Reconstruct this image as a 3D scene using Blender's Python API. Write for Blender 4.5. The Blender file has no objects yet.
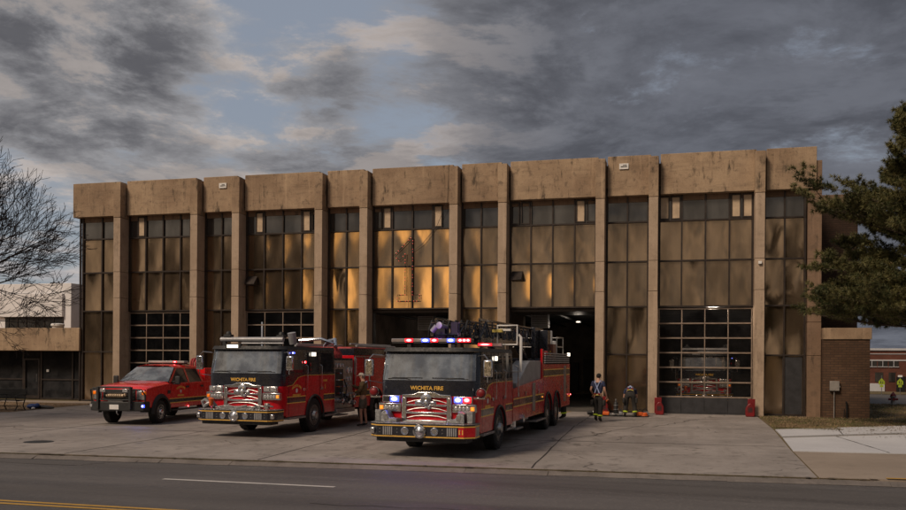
import bpy, math, random
from mathutils import Vector, Matrix, noise
random.seed(7)
PI = math.pi
scene = bpy.context.scene
COL = scene.collection
R = math.radians

# ------------------------------------------------------------------ node helpers
class NT:
    def __init__(s, tree):
        s.t = tree; s.n = tree.nodes; s.l = tree.links
    def new(s, typ, **kw):
        n = s.n.new(typ)
        for k, v in kw.items(): setattr(n, k, v)
        return n
    def put(s, sock, v):
        if hasattr(v, 'is_output') or isinstance(v, bpy.types.NodeSocket): s.l.new(v, sock)
        elif isinstance(v, (tuple, list)) and len(v) == 3 and sock.type == 'RGBA': sock.default_value = (*v, 1)
        else: sock.default_value = v
    def math(s, op, a, b=0.0, c=0.0, clamp=False):
        n = s.new('ShaderNodeMath', operation=op); n.use_clamp = clamp
        s.put(n.inputs[0], a); s.put(n.inputs[1], b); s.put(n.inputs[2], c)
        return n.outputs[0]
    def vmath(s, op, a, b=(0, 0, 0)):
        n = s.new('ShaderNodeVectorMath', operation=op)
        s.put(n.inputs[0], a); s.put(n.inputs[1], b)
        return n.outputs['Value'] if op in ('DOT_PRODUCT', 'LENGTH') else n.outputs[0]
    def mix(s, f, a, b, typ='MIX'):
        n = s.new('ShaderNodeMixRGB', blend_type=typ)
        s.put(n.inputs[0], f); s.put(n.inputs[1], a); s.put(n.inputs[2], b)
        return n.outputs[0]
    def noise(s, vec, scale, detail=4, rough=.55, dist=0.0):
        n = s.new('ShaderNodeTexNoise')
        if vec is not None: s.put(n.inputs['Vector'], vec)
        n.inputs['Scale'].default_value = scale; n.inputs['Detail'].default_value = detail
        n.inputs['Roughness'].default_value = rough; n.inputs['Distortion'].default_value = dist
        return n.outputs['Fac']
    def ramp(s, f, lo, hi, a=0.0, b=1.0, smooth=True):
        n = s.new('ShaderNodeMapRange', interpolation_type='SMOOTHSTEP' if smooth else 'LINEAR')
        s.put(n.inputs[0], f)
        for i, v in zip((1, 2, 3, 4), (lo, hi, a, b)): s.put(n.inputs[i], v)
        return n.outputs[0]
    def scalev(s, vec, sc):
        n = s.new('ShaderNodeMapping'); s.put(n.inputs['Vector'], vec); n.inputs['Scale'].default_value = sc
        return n.outputs[0]

def base_mat(name):
    m = bpy.data.materials.new(name); m.use_nodes = True
    t = NT(m.node_tree); p = m.node_tree.nodes['Principled BSDF']
    return m, t, p
def coords(t, kind='Object'):
    if kind == 'World': return t.new('ShaderNodeNewGeometry').outputs['Position']
    return t.new('ShaderNodeTexCoord').outputs[kind]

def pm(name, col, rough=.5, metal=0.0, var=.2, vs=3.0, bump=0.0, bs=40.0, coat=0.0, spec=.5, dirt=0.0, emis=None, es=0.0):
    """painted / plastic / metal surface with uneven colour, roughness, road dirt near the ground and fine relief"""
    m, t, p = base_mat(name)
    co = coords(t)
    n = t.noise(co, vs, 5, .6)
    c = t.mix(t.ramp(n, .3, .7), tuple(v * (1 - var) for v in col), tuple(min(1, v * (1 + var)) for v in col))
    if dirt:
        wz = t.new('ShaderNodeSeparateXYZ'); t.l.new(coords(t, 'World'), wz.inputs[0])
        n3 = t.noise(co, 9, 4)
        f = t.math('MULTIPLY', t.ramp(t.math('ADD', wz.outputs[2], t.math('MULTIPLY', n3, -.5)), .9, -.1), dirt)
        c = t.mix(f, c, (.11, .09, .07))
    t.l.new(c, p.inputs['Base Color'])
    n2 = t.noise(co, vs * 3.7, 3)
    t.l.new(t.ramp(n2, .25, .75, max(.02, rough - .08), min(1, rough + .1)), p.inputs['Roughness'])
    p.inputs['Metallic'].default_value = metal
    p.inputs['Specular IOR Level'].default_value = spec
    p.inputs['Coat Weight'].default_value = coat; p.inputs['Coat Roughness'].default_value = .08
    if bump:
        b = t.new('ShaderNodeBump'); b.inputs['Strength'].default_value = bump; b.inputs['Distance'].default_value = .02
        t.l.new(t.noise(co, bs, 5, .6), b.inputs['Height']); t.l.new(b.outputs[0], p.inputs['Normal'])
    if emis:
        p.inputs['Emission Color'].default_value = (*emis, 1); p.inputs['Emission Strength'].default_value = es
    return m

def mat_concrete(name, a, b, stain=.6, scale=1.0, rough=.85, streak=True):
    m, t, p = base_mat(name)
    w = coords(t, 'World')
    n1 = t.noise(w, .5 * scale, 6, .65); n2 = t.noise(w, 3.1 * scale, 6, .7); n3 = t.noise(w, 26, 4, .7)
    c = t.mix(t.ramp(n1, .3, .7), a, b)
    c = t.mix(t.ramp(n3, .3, .75, 0, .28), c, tuple(v * .55 for v in a))
    if streak:
        sv = t.scalev(w, (3.2, 3.2, .55)); st = t.noise(sv, 1.0, 7, .75)
        st2 = t.noise(t.scalev(w, (1.1, 1.1, .8)), 1.3, 5, .7)
        f = t.math('MULTIPLY', t.ramp(st, .50, .66), t.ramp(st2, .45, .60))
        c = t.mix(t.math('MULTIPLY', f, stain), c, (.06, .045, .032))
        f3 = t.math('MULTIPLY', t.ramp(n2, .52, .68), stain * .55)
        c = t.mix(f3, c, (.09, .068, .05)); hz = t.noise(t.scalev(w, (.9, .9, 6)), 1.0, 5, .6); c = t.mix(t.ramp(hz, .52, .68, 0, .22 * stain), c, (.08, .06, .045))
        li = t.noise(t.scalev(w, (5, 5, .3)), 1.0, 3, .5)
        c = t.mix(t.ramp(li, .55, .75, 0, .22), c, tuple(min(1, v * 1.5) for v in b))
    else:
        c = t.mix(t.ramp(n2, .5, .75, 0, stain * .5), c, tuple(v * .45 for v in a))
    t.l.new(c, p.inputs['Base Color']); p.inputs['Roughness'].default_value = rough
    p.inputs['Specular IOR Level'].default_value = .25
    bp = t.new('ShaderNodeBump'); bp.inputs['Strength'].default_value = .5; bp.inputs['Distance'].default_value = .02
    t.l.new(t.math('ADD', t.math('MULTIPLY', n3, .5), n2), bp.inputs['Height']); t.l.new(bp.outputs[0], p.inputs['Normal'])
    return m

def mat_panel(name, col, metal, r0, r1, bump, bd=.02):
    """tinted, slightly wavy and dusty coated glass panels"""
    m, t, p = base_mat(name)
    w = coords(t, 'World')
    st = t.noise(t.scalev(w, (1.1, 1.1, .35)), 1.0, 3, .55)
    blot = t.noise(w, .8, 4, .6)
    c = t.mix(t.ramp(st, .35, .65), tuple(v * .7 for v in col), tuple(min(1, v * 1.15) for v in col))
    c = t.mix(t.ramp(blot, .55, .7, 0, .35), c, tuple(v * .5 for v in col))
    t.l.new(c, p.inputs['Base Color'])
    t.l.new(t.ramp(t.noise(t.scalev(w, (1.4, 1.4, .5)), 1.2, 3, .5), .35, .65, r0, r1), p.inputs['Roughness'])
    p.inputs['Metallic'].default_value = metal
    bp = t.new('ShaderNodeBump'); bp.inputs['Strength'].default_value = bump; bp.inputs['Distance'].default_value = bd
    t.l.new(t.noise(t.scalev(w, (1.0, 1, .45)), 1.1, 2, .4), bp.inputs['Height']); t.l.new(bp.outputs[0], p.inputs['Normal'])
    return m

def mat_glass(name, tint, refl=.5, tr=.7, rough=.03, bump=0, haze_sheen=(.07, .07, .075)):
    m = bpy.data.materials.new(name); m.use_nodes = True
    t = NT(m.node_tree); m.node_tree.nodes.clear()
    out = t.new('ShaderNodeOutputMaterial')
    tb = t.new('ShaderNodeBsdfTransparent'); tb.inputs[0].default_value = (*tint, 1)
    g = t.new('ShaderNodeBsdfGlossy'); g.inputs['Roughness'].default_value = rough; g.inputs['Color'].default_value = (.9, .9, .9, 1)
    d = t.new('ShaderNodeBsdfDiffuse')
    w = coords(t, 'World'); n = t.noise(w, 2.5, 5, .6)
    t.l.new(t.mix(t.ramp(n, .35, .65), (.03, .032, .036), haze_sheen), d.inputs[0])
    lw = t.new('ShaderNodeLayerWeight'); lw.inputs[0].default_value = refl
    if bump:
        bp = t.new('ShaderNodeBump'); bp.inputs['Strength'].default_value = bump; bp.inputs['Distance'].default_value = .02
        t.l.new(t.noise(w, 1.4, 2), bp.inputs['Height'])
        t.l.new(bp.outputs[0], g.inputs['Normal']); t.l.new(bp.outputs[0], lw.inputs['Normal'])
    m1 = t.new('ShaderNodeMixShader'); m1.inputs[0].default_value = 1 - tr
    t.l.new(tb.outputs[0], m1.inputs[1]); t.l.new(d.outputs[0], m1.inputs[2])
    m2 = t.new('ShaderNodeMixShader'); t.l.new(lw.outputs['Fresnel'], m2.inputs[0])
    t.l.new(m1.outputs[0], m2.inputs[1]); t.l.new(g.outputs[0], m2.inputs[2]); t.l.new(m2.outputs[0], out.inputs[0])
    return m

def mat_brick(name, c1, c2, mortar, sc=1.0):
    m, t, p = base_mat(name)
    w = coords(t, 'World'); s = t.new('ShaderNodeSeparateXYZ'); t.l.new(w, s.inputs[0])
    cb = t.new('ShaderNodeCombineXYZ'); t.l.new(t.math('ADD', s.outputs[0], s.outputs[1]), cb.inputs[0]); t.l.new(s.outputs[2], cb.inputs[1])
    b = t.new('ShaderNodeTexBrick'); t.l.new(cb.outputs[0], b.inputs['Vector'])
    b.inputs['Color1'].default_value = (*c1, 1); b.inputs['Color2'].default_value = (*c2, 1); b.inputs['Mortar'].default_value = (*mortar, 1)
    b.inputs['Scale'].default_value = sc; b.inputs['Mortar Size'].default_value = .012; b.inputs['Brick Width'].default_value = .3
    b.inputs['Row Height'].default_value = .1; b.inputs['Mortar Smooth'].default_value = .3
    n = t.noise(w, .9, 5, .6)
    c = t.mix(t.ramp(n, .35, .7, 0, .6), b.outputs['Color'], tuple(v * .5 for v in c1))
    t.l.new(c, p.inputs['Base Color']); p.inputs['Roughness'].default_value = .9; p.inputs['Specular IOR Level'].default_value = .2
    bp = t.new('ShaderNodeBump'); bp.inputs['Strength'].default_value = .6; bp.inputs['Distance'].default_value = .012
    t.l.new(t.math('SUBTRACT', t.math('MULTIPLY', t.noise(w, 40, 3), .4), b.outputs['Fac']), bp.inputs['Height']); t.l.new(bp.outputs[0], p.inputs['Normal'])
    return m

def mat_emis(name, col, s, core=.35, hot=0.0):
    """lit lamp lens: saturated colour towards the rim, hotter in the middle"""
    m, t, p = base_mat(name)
    g = t.vmath('MULTIPLY', t.vmath('SUBTRACT', coords(t, 'Generated'), (.5, .5, .5)), (2, 0, 2))
    h = t.ramp(t.vmath('LENGTH', g), 1.0, .1)
    c = t.mix(t.math('ADD', t.math('MULTIPLY', h, hot), core), col, (1, 1, 1))
    t.l.new(c, p.inputs['Emission Color']); t.l.new(t.math('MULTIPLY', t.math('ADD', t.math('MULTIPLY', h, .8), .35), s), p.inputs['Emission Strength'])
    p.inputs['Base Color'].default_value = (*col, 1); p.inputs['Roughness'].default_value = .2
    return m

# ------------------------------------------------------------------ mesh builder
class MB:
    def __init__(s): s.v = []; s.f = []
    def add(s, vs, fs):
        o = len(s.v); s.v += [tuple(v) for v in vs]; s.f += [tuple(i + o for i in f) for f in fs]; return s
    def box(s, x0, x1, y0, y1, z0, z1):
        x0, x1 = sorted((x0, x1)); y0, y1 = sorted((y0, y1)); z0, z1 = sorted((z0, z1))
        return s.add([(x0,y0,z0),(x1,y0,z0),(x1,y1,z0),(x0,y1,z0),(x0,y0,z1),(x1,y0,z1),(x1,y1,z1),(x0,y1,z1)],
            [(0,3,2,1),(4,5,6,7),(0,1,5,4),(1,2,6,5),(2,3,7,6),(3,0,4,7)])
    def quad(s, *p): return s.add(p, [tuple(range(len(p)))])
    def prism(s, poly, axis, lo, hi):
        n = len(poly)
        def P(a, b, c):
            return (c, a, b) if axis == 'x' else (a, c, b) if axis == 'y' else (a, b, c)
        vs = [P(a, b, lo) for a, b in poly] + [P(a, b, hi) for a, b in poly]
        A = sum(poly[i][0] * poly[(i+1) % n][1] - poly[(i+1) % n][0] * poly[i][1] for i in range(n))
        fs = [tuple(range(n))[::-1], tuple(range(n, 2*n))] + [(i, (i+1) % n, n + (i+1) % n, n + i) for i in range(n)]
        flip = (A < 0) != (axis == 'y')
        if flip: fs = [f[::-1] for f in fs]
        return s.add(vs, fs)
    def cyl(s, p0, p1, r0, r1=None, n=14, caps=True):
        r1 = r0 if r1 is None else r1
        p0 = Vector(p0); p1 = Vector(p1); d = (p1 - p0)
        if d.length < 1e-6: return s
        d.normalize(); a = d.orthogonal().normalized(); b = d.cross(a)
        vs = []
        for p, r in ((p0, r0), (p1, r1)):
            for i in range(n):
                t = 2*PI*i/n; vs.append(p + a*(r*math.cos(t)) + b*(r*math.sin(t)))
        fs = [(i, (i+1) % n, n + (i+1) % n, n + i) for i in range(n)]
        if caps: fs += [tuple(range(n))[::-1], tuple(range(n, 2*n))]
        return s.add(vs, fs)
    def tube(s, pts, r, n=8, closed=False):
        pts = [Vector(p) for p in pts]; m = len(pts); rr = r if isinstance(r, (list, tuple)) else [r]*m
        rings = []; prev = None
        for i, p in enumerate(pts):
            if closed: d = pts[(i+1) % m] - pts[i-1]
            else: d = pts[min(i+1, m-1)] - pts[max(i-1, 0)]
            d.normalize()
            if prev is None: a = d.orthogonal().normalized()
            else:
                a = prev - d * prev.dot(d)
                a = a.normalized() if a.length > 1e-5 else d.orthogonal().normalized()
            prev = a; b = d.cross(a)
            rings.append([p + a*(rr[i]*math.cos(2*PI*k/n)) + b*(rr[i]*math.sin(2*PI*k/n)) for k in range(n)])
        vs = [v for g in rings for v in g]; fs = []
        for i in range(m if closed else m-1):
            j = (i+1) % m
            fs += [(i*n+k, i*n+(k+1) % n, j*n+(k+1) % n, j*n+k) for k in range(n)]
        if not closed: fs += [tuple(range(n))[::-1], tuple(range((m-1)*n, m*n))]
        return s.add(vs, fs)
    def lathe(s, o, axis, prof, n=24):
        """prof: (distance along axis, radius)"""
        o = Vector(o); d = Vector(axis).normalized(); a = d.orthogonal().normalized(); b = d.cross(a); vs = []
        for h, r in prof:
            for i in range(n):
                t = 2*PI*i/n; vs.append(o + d*h + a*(r*math.cos(t)) + b*(r*math.sin(t)))
        m = len(prof)
        fs = [(j*n+i, j*n+(i+1) % n, (j+1)*n+(i+1) % n, (j+1)*n+i) for j in range(m-1) for i in range(n)]
        if prof[0][1] > 1e-4: fs.append(tuple(range(n))[::-1])
        if prof[-1][1] > 1e-4: fs.append(tuple(range((m-1)*n, m*n)))
        return s.add(vs, fs)
    def ball(s, c, r, n=12, m=8):
        rx, ry, rz = r if isinstance(r, (tuple, list)) else (r, r, r); vs = [(c[0], c[1], c[2]-rz)]
        for j in range(1, m):
            ph = -PI/2 + PI*j/m
            for i in range(n):
                t = 2*PI*i/n; vs.append((c[0]+rx*math.cos(ph)*math.cos(t), c[1]+ry*math.cos(ph)*math.sin(t), c[2]+rz*math.sin(ph)))
        vs.append((c[0], c[1], c[2]+rz)); L = len(vs)-1
        fs = [(0, 1+(i+1) % n, 1+i) for i in range(n)]
        fs += [(1+j*n+i, 1+j*n+(i+1) % n, 1+(j+1)*n+(i+1) % n, 1+(j+1)*n+i) for j in range(m-2) for i in range(n)]
        fs += [(1+(m-2)*n+i, 1+(m-2)*n+(i+1) % n, L) for i in range(n)]
        return s.add(vs, fs)
    def torus(s, c, axis, r, tr, n=24, k=8):
        d = Vector(axis).normalized(); a = d.orthogonal().normalized(); b = d.cross(a); c = Vector(c)
        return s.tube([c + a*(r*math.cos(2*PI*i/n)) + b*(r*math.sin(2*PI*i/n)) for i in range(n)], tr, k, True)
    def build(s, name, mat, parent=None, bevel=0.0, smooth=True, seg=2, angle=35, loc=None):
        me = bpy.data.meshes.new(name); me.from_pydata(s.v, [], s.f); me.update()
        me.materials.append(mat)
        if smooth:
            me.polygons.foreach_set('use_smooth', [True]*len(me.polygons)); me.set_sharp_from_angle(angle=R(angle))
        o = bpy.data.objects.new(name, me); COL.objects.link(o)
        if parent: o.parent = parent
        if loc: o.location = loc
        if bevel:
            b = o.modifiers.new('Bevel', 'BEVEL'); b.width = bevel; b.segments = seg; b.limit_method = 'ANGLE'; b.angle_limit = R(40)
            b.harden_normals = False
        return o

def tag(o, label=None, cat=None, group=None, kind=None):
    if label: o['label'] = label
    if cat: o['category'] = cat
    if group: o['group'] = group
    if kind: o['kind'] = kind
    return o
def thing(name, label, cat, loc=(0,0,0), rz=0.0, group=None):
    o = bpy.data.objects.new(name, None); COL.objects.link(o); o.empty_display_size = .2
    o.location = loc; o.rotation_euler = (0, 0, rz)
    return tag(o, label, cat, group)
def kids(o): return [c for c in list(bpy.data.objects) if c.parent == o]
def copy_tree(o, parent=None, loc=None):
    c = o.copy(); COL.objects.link(c)
    if parent: c.parent = parent
    if loc: c.location = loc
    for ch in kids(o): copy_tree(ch, c)
    return c
def text(body, size, loc, rot, mat, parent, name='lettering', bold=0.0, xs=1.0, arc=0.0):
    cu = bpy.data.curves.new('txt', 'FONT'); cu.body = body; cu.size = size; cu.align_x = 'CENTER'; cu.align_y = 'CENTER'
    cu.extrude = .002; cu.offset = bold; cu.resolution_u = 2
    ob = bpy.data.objects.new('txt', cu); COL.objects.link(ob); bpy.context.view_layer.update()
    dg = bpy.context.evaluated_depsgraph_get(); me = bpy.data.meshes.new_from_object(ob.evaluated_get(dg))
    bpy.data.objects.remove(ob)
    if arc:
        for v in me.vertices:
            a = v.co.x / arc; rr = arc + v.co.y
            v.co.x = rr*math.sin(a); v.co.y = rr*math.cos(a) - arc
    for v in me.vertices: v.co.x *= xs
    me.materials.clear(); me.materials.append(mat); me.name = name
    o = bpy.data.objects.new(name, me); COL.objects.link(o); o.parent = parent; o.location = loc; o.rotation_euler = rot
    return o
FRONT = (PI/2, 0, 0); SIDE_R = (PI/2, 0, PI/2); SIDE_L = (PI/2, 0, -PI/2)

# ------------------------------------------------------------------ materials
M = {}
M['conc'] = mat_concrete('facade_concrete', (.27, .185, .12), (.44, .32, .21), 1.0)
M['conc_pil'] = mat_concrete('pillar_concrete', (.37, .275, .195), (.47, .36, .265), .4)
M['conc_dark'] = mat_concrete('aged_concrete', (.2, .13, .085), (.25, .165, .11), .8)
M['drive'] = mat_concrete('driveway_concrete', (.165, .135, .115), (.225, .19, .165), .8, .6, .8, False)
M['walk'] = mat_concrete('new_concrete', (.46, .46, .475), (.56, .56, .575), .2, .6, .8, False)
M['apron'] = mat_concrete('tan_concrete', (.25, .205, .165), (.32, .265, .215), .6, .6, .85, False)
M['panel'] = mat_panel('bronze_panel', (.35, .255, .17), .88, .06, .15, .10, .05)
M['tglass'] = mat_panel('transom_glass', (.13, .125, .12), .7, .03, .08, .1)
M['curtain'] = pm('window_blind', (.5, .38, .26), .8, var=.15)
M['frame'] = pm('bronze_frame', (.04, .03, .025), .45, .4, var=.25)
M['door_bar'] = pm('door_rail_metal', (.26, .2, .155), .5, .3, var=.2)
M['door_glass'] = mat_glass('garage_glass', (.75, .7, .65), .22, .88, .02, .08)
M['dark_panel'] = pm('dark_door_panel', (.025, .025, .028), .6, var=.3)
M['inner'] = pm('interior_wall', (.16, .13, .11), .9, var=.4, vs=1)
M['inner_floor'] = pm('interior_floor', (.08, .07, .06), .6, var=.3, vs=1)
M['white_wall'] = pm('white_wall', (.70, .69, .70), .8, var=.06, vs=1, bump=.1)
M['brick'] = mat_brick('brown_brick', (.125, .072, .044), (.085, .05, .032), (.055, .041, .031))
M['brick_dk'] = mat_brick('dark_brick', (.06, .035, .024), (.045, .028, .02), (.03, .022, .017))
M['brick_far'] = mat_brick('red_brick', (.16, .06, .04), (.13, .045, .03), (.1, .06, .05))
M['red'] = pm('fire_red_paint', (.52, .007, .016), .24, var=.12, vs=2, coat=.25, dirt=.15, spec=.35)
M['red_pick'] = pm('pickup_red_paint', (.72, .012, .014), .25, var=.08, vs=2, coat=.8, dirt=.2)
M['black'] = pm('black_paint', (.010, .012, .020), .25, var=.2, vs=2, coat=.6, dirt=.05)
M['bplast'] = pm('black_plastic', (.018, .018, .018), .6, var=.3, vs=6)
M['chrome'] = pm('chrome_trim', (.62, .62, .64), .16, 1.0, var=.12, vs=8)
M['steel'] = pm('brushed_steel', (.34, .33, .32), .38, .9, var=.25, vs=5, bump=.1)
M['dplate'] = pm('diamond_plate', (.30, .30, .30), .35, .85, var=.25, vs=14, bump=.8, bs=55)
M['gold'] = pm('gold_leaf', (.75, .43, .08), .4, .2, var=.15, emis=(.75, .43, .08), es=.04)
M['tyre'] = pm('tyre_rubber', (.016, .015, .015), .8, var=.35, vs=6, bump=.3, bs=25)
M['rim'] = pm('wheel_alloy', (.38, .38, .38), .3, .9, var=.25, vs=9)
M['windshield'] = mat_glass('windshield_glass', (.62, .68, .72), .70, .52, .03, .12, (.30, .34, .37))  # pale bluish diffuse tone paints the sky's reflection into the glass
M['sideglass'] = mat_glass('tinted_glass', (.12, .13, .14), .35, .5, .03)
M['seat'] = pm('cab_upholstery', (.05, .052, .06), .7)
M['gauge'] = pm('gauge_face', (.6, .6, .58), .4, var=.1)
M['hose'] = pm('red_hose', (.32, .04, .04), .7, var=.3, vs=12)
M['hose_y'] = pm('yellow_hose', (.45, .35, .08), .7, var=.3)
M['orange'] = pm('orange_plastic', (.65, .12, .02), .5)
M['white'] = pm('white_paint', (.7, .68, .65), .4, var=.12)
M['ltgrey'] = pm('grey_panel', (.3, .3, .31), .45, .3, var=.15)
M['lens_red'] = pm('red_lens', (.17, .005, .007), .4, coat=.1)
M['lens_clear'] = pm('headlamp_lens', (.55, .55, .56), .12, .6, var=.35, vs=25)
M['e_red'] = mat_emis('red_beacon', (1, .006, .016), 7, .0, .30)
M['e_blue'] = mat_emis('blue_beacon', (.03, .06, 1), 9, .02, .5)
M['e_white'] = mat_emis('white_floodlamp', (1, .86, .66), 5, .2)
M['e_amber'] = mat_emis('amber_marker', (1, .30, .02), 1.1, .02)
M['e_amber2'] = mat_emis('amber_clearance', (1, .22, .01), .28, .0)
M['hiviz'] = pm('reflective_stripe', (.42, .52, .03), .5, emis=(.6, .75, .03), es=.05)
M['skin'] = pm('skin', (.42, .23, .16), .55, var=.1, vs=15)
M['hair'] = pm('dark_hair', (.008, .006, .005), .9, var=.4, vs=40)
M['navy'] = pm('navy_cotton', (.025, .032, .075), .9, var=.3, vs=10, bump=.3)
M['olive'] = pm('brown_jacket', (.13, .085, .04), .9, var=.3, vs=9, bump=.3)
M['khaki'] = pm('grey_shorts', (.10, .085, .065), .9, var=.4, vs=14)
M['turnout'] = pm('turnout_trousers', (.022, .02, .018), .85, var=.4, vs=9, bump=.4, bs=12)
M['strap'] = pm('suspender_strap', (.30, .36, .55), .6, var=.3)
M['sock'] = pm('boot_leather', (.015, .014, .013), .6)
M['capm'] = pm('pale_cap', (.34, .31, .27), .9, var=.4, vs=30)
M['bark'] = pm('grey_bark', (.035, .028, .024), .95, var=.35, vs=9, bump=.5)
M['pine_bark'] = pm('pine_bark', (.05, .032, .022), .95, var=.35, vs=9, bump=.5)
M['iron'] = pm('black_iron', (.008, .008, .008), .5, .2)
M['boxgrey'] = pm('meter_box_grey', (.25, .23, .21), .55, .2)
M['wood'] = pm('brown_case', (.16, .05, .03), .5)
# ------------------------------------------------------------------ camera
cam_d = bpy.data.cameras.new('camera'); cam = bpy.data.objects.new('camera', cam_d); COL.objects.link(cam)
scene.camera = cam
cam_d.sensor_width = 36; cam_d.lens = 35.0; cam_d.shift_y = .1152; cam_d.shift_x = .0008; cam_d.clip_end = 3000; cam_d.clip_start = .2
YAW = .2554; ROLL = .0068
cam.matrix_world = Matrix.Translation((0, 0, 2.3)) @ Matrix.Rotation(YAW, 4, 'Z') @ Matrix.Rotation(PI/2, 4, 'X') @ Matrix.Rotation(ROLL, 4, 'Z')

# ------------------------------------------------------------------ sky and sun
SUN_EL = R(44); SUN_AZ = (-.52, -.854)          # towards the sun, behind the camera and to its left
w = bpy.data.worlds.new('World'); scene.world = w; w.use_nodes = True
t = NT(w.node_tree); t.n.clear()
out = t.new('ShaderNodeOutputWorld')
sky = t.new('ShaderNodeTexSky', sky_type='NISHITA'); sky.sun_disc = False; sky.sun_elevation = SUN_EL
sky.sun_rotation = math.atan2(SUN_AZ[0], SUN_AZ[1]); sky.air_density = 1.2; sky.dust_density = 2.0
bg1 = t.new('ShaderNodeBackground'); bg1.inputs[1].default_value = .066
t.l.new(t.mix(.6, sky.outputs[0], (5.2, 5.6, 6.5)), bg1.inputs[0])
d = t.new('ShaderNodeTexCoord').outputs['Generated']
sp = t.new('ShaderNodeSeparateXYZ'); t.l.new(d, sp.inputs[0]); dz = t.math('MAXIMUM', sp.outputs[2], 0.0)
inv = t.math('DIVIDE', 1.0, t.math('ADD', dz, .13))
cp = t.new('ShaderNodeCombineXYZ'); t.l.new(t.math('MULTIPLY', sp.outputs[0], inv), cp.inputs[0]); t.l.new(t.math('MULTIPLY', sp.outputs[1], inv), cp.inputs[1])
cpv = cp.outputs[0]
side = t.vmath('DOT_PRODUCT', d, (.9676, .2526, 0))        # west .. east across the view
warp = t.vmath('ADD', cpv, (5.3, 2.2, .4))
big = t.noise(warp, .85, 3, .5, .2)
fine = t.noise(warp, 1.95, 12, .64, .25)
fine2 = t.noise(t.vmath('ADD', warp, (-.05, -.16, .0)), 1.95, 12, .64, .25)   # same field, a step towards the light
tex = t.noise(t.vmath('ADD', cpv, (9, 2, 5)), 4.2, 12, .64, .3)
dens = t.math('ADD', t.math('MULTIPLY', t.math('SUBTRACT', big, .5), .7), t.math('MULTIPLY', t.math('SUBTRACT', fine, .5), 1.25))
dens = t.math('ADD', dens, t.math('MULTIPLY', t.math('SUBTRACT', tex, .5), .35))
dens = t.math('ADD', dens, t.ramp(side, -.3, .25, .10, .26))
def spot(px_, py_, inner, outer, wt):
    X, Z = (px_-453)/881, (359-py_)/881
    v = Vector((X*.9676 - .2526, X*.2526 + .9676, Z)).normalized()
    return t.math('MULTIPLY', t.ramp(t.vmath('DOT_PRODUCT', d, tuple(v)), math.cos(outer), math.cos(inner)), wt)
for a_ in ((215, 30, .01, .15, -.17), (330, 70, .01, .12, -.05), (25, 215, .03, .20, -.17), (60, 160, .01, .10, -.08), (420, 95, .01, .10, -.13), (600, 60, .01, .09, -.02), (205, 85, .005, .08, -.06), (680, 90, .01, .08, -.04),
           (30, 45, .04, .22, .20), (130, 115, .03, .15, .17), (330, 140, .02, .12, .10), (480, 35, .02, .13, .12), (250, 165, .01, .08, -.05), (690, 70, .02, .12, .05)):
    dens = t.math('ADD', dens, spot(*a_))
cover = t.ramp(dens, -.10, .12)
depthc = t.ramp(dens, .0, .24)
relief = t.ramp(t.math('SUBTRACT', fine, fine2), -.12, .12)
dark = t.mix(t.ramp(side, -.3, .3), (.13, .13, .142), (.088, .094, .113))
lit = t.mix(t.ramp(side, -.40, .25), (.52, .51, .52), (.20, .21, .245))
peach = t.math('MULTIPLY', t.ramp(side, .15, -.1), t.ramp(relief, .6, 1.0))
lit = t.mix(t.math('MULTIPLY', peach, .4), lit, (.80, .63, .50))
mid = t.mix(relief, t.mix(.25, dark, (.05, .05, .06)), t.mix(.42, dark, lit))
cl = t.mix(depthc, t.mix(t.math('MULTIPLY', relief, .7), t.mix(.45, dark, lit), lit), mid)
cl = t.mix(t.ramp(tex, .35, .65, .16, .0), cl, (.03, .03, .04))
cl = t.mix(t.math('MULTIPLY', t.math('MULTIPLY', t.ramp(dz, .22, .03), t.ramp(side, -.05, -.42)), .55), cl, (.50, .47, .47))
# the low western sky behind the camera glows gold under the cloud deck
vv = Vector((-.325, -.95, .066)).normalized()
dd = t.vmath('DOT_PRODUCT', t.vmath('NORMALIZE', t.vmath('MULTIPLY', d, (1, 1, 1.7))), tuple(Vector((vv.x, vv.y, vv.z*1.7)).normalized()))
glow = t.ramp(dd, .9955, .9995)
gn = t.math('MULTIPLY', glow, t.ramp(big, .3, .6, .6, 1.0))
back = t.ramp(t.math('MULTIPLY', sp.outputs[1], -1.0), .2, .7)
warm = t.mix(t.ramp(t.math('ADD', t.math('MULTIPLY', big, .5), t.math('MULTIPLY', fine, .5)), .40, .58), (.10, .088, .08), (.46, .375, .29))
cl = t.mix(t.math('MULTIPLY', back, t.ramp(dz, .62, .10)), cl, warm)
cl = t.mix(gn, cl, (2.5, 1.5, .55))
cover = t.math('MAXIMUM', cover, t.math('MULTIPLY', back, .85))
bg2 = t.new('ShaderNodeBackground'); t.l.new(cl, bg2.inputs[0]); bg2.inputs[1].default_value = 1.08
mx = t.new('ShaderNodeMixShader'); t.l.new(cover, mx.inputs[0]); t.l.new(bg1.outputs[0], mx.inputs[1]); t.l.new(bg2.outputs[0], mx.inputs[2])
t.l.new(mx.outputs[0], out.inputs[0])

sl = bpy.data.lights.new('sun', 'SUN'); sl.energy = 2.45; sl.angle = R(14); sl.color = (1, .80, .61)
so = bpy.data.objects.new('sun', sl); COL.objects.link(so)
sv = Vector((SUN_AZ[0]*math.cos(SUN_EL), SUN_AZ[1]*math.cos(SUN_EL), math.sin(SUN_EL)))
so.rotation_euler = (-sv).to_track_quat('-Z', 'Y').to_euler(); so.location = (0, -10, 30)

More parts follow.
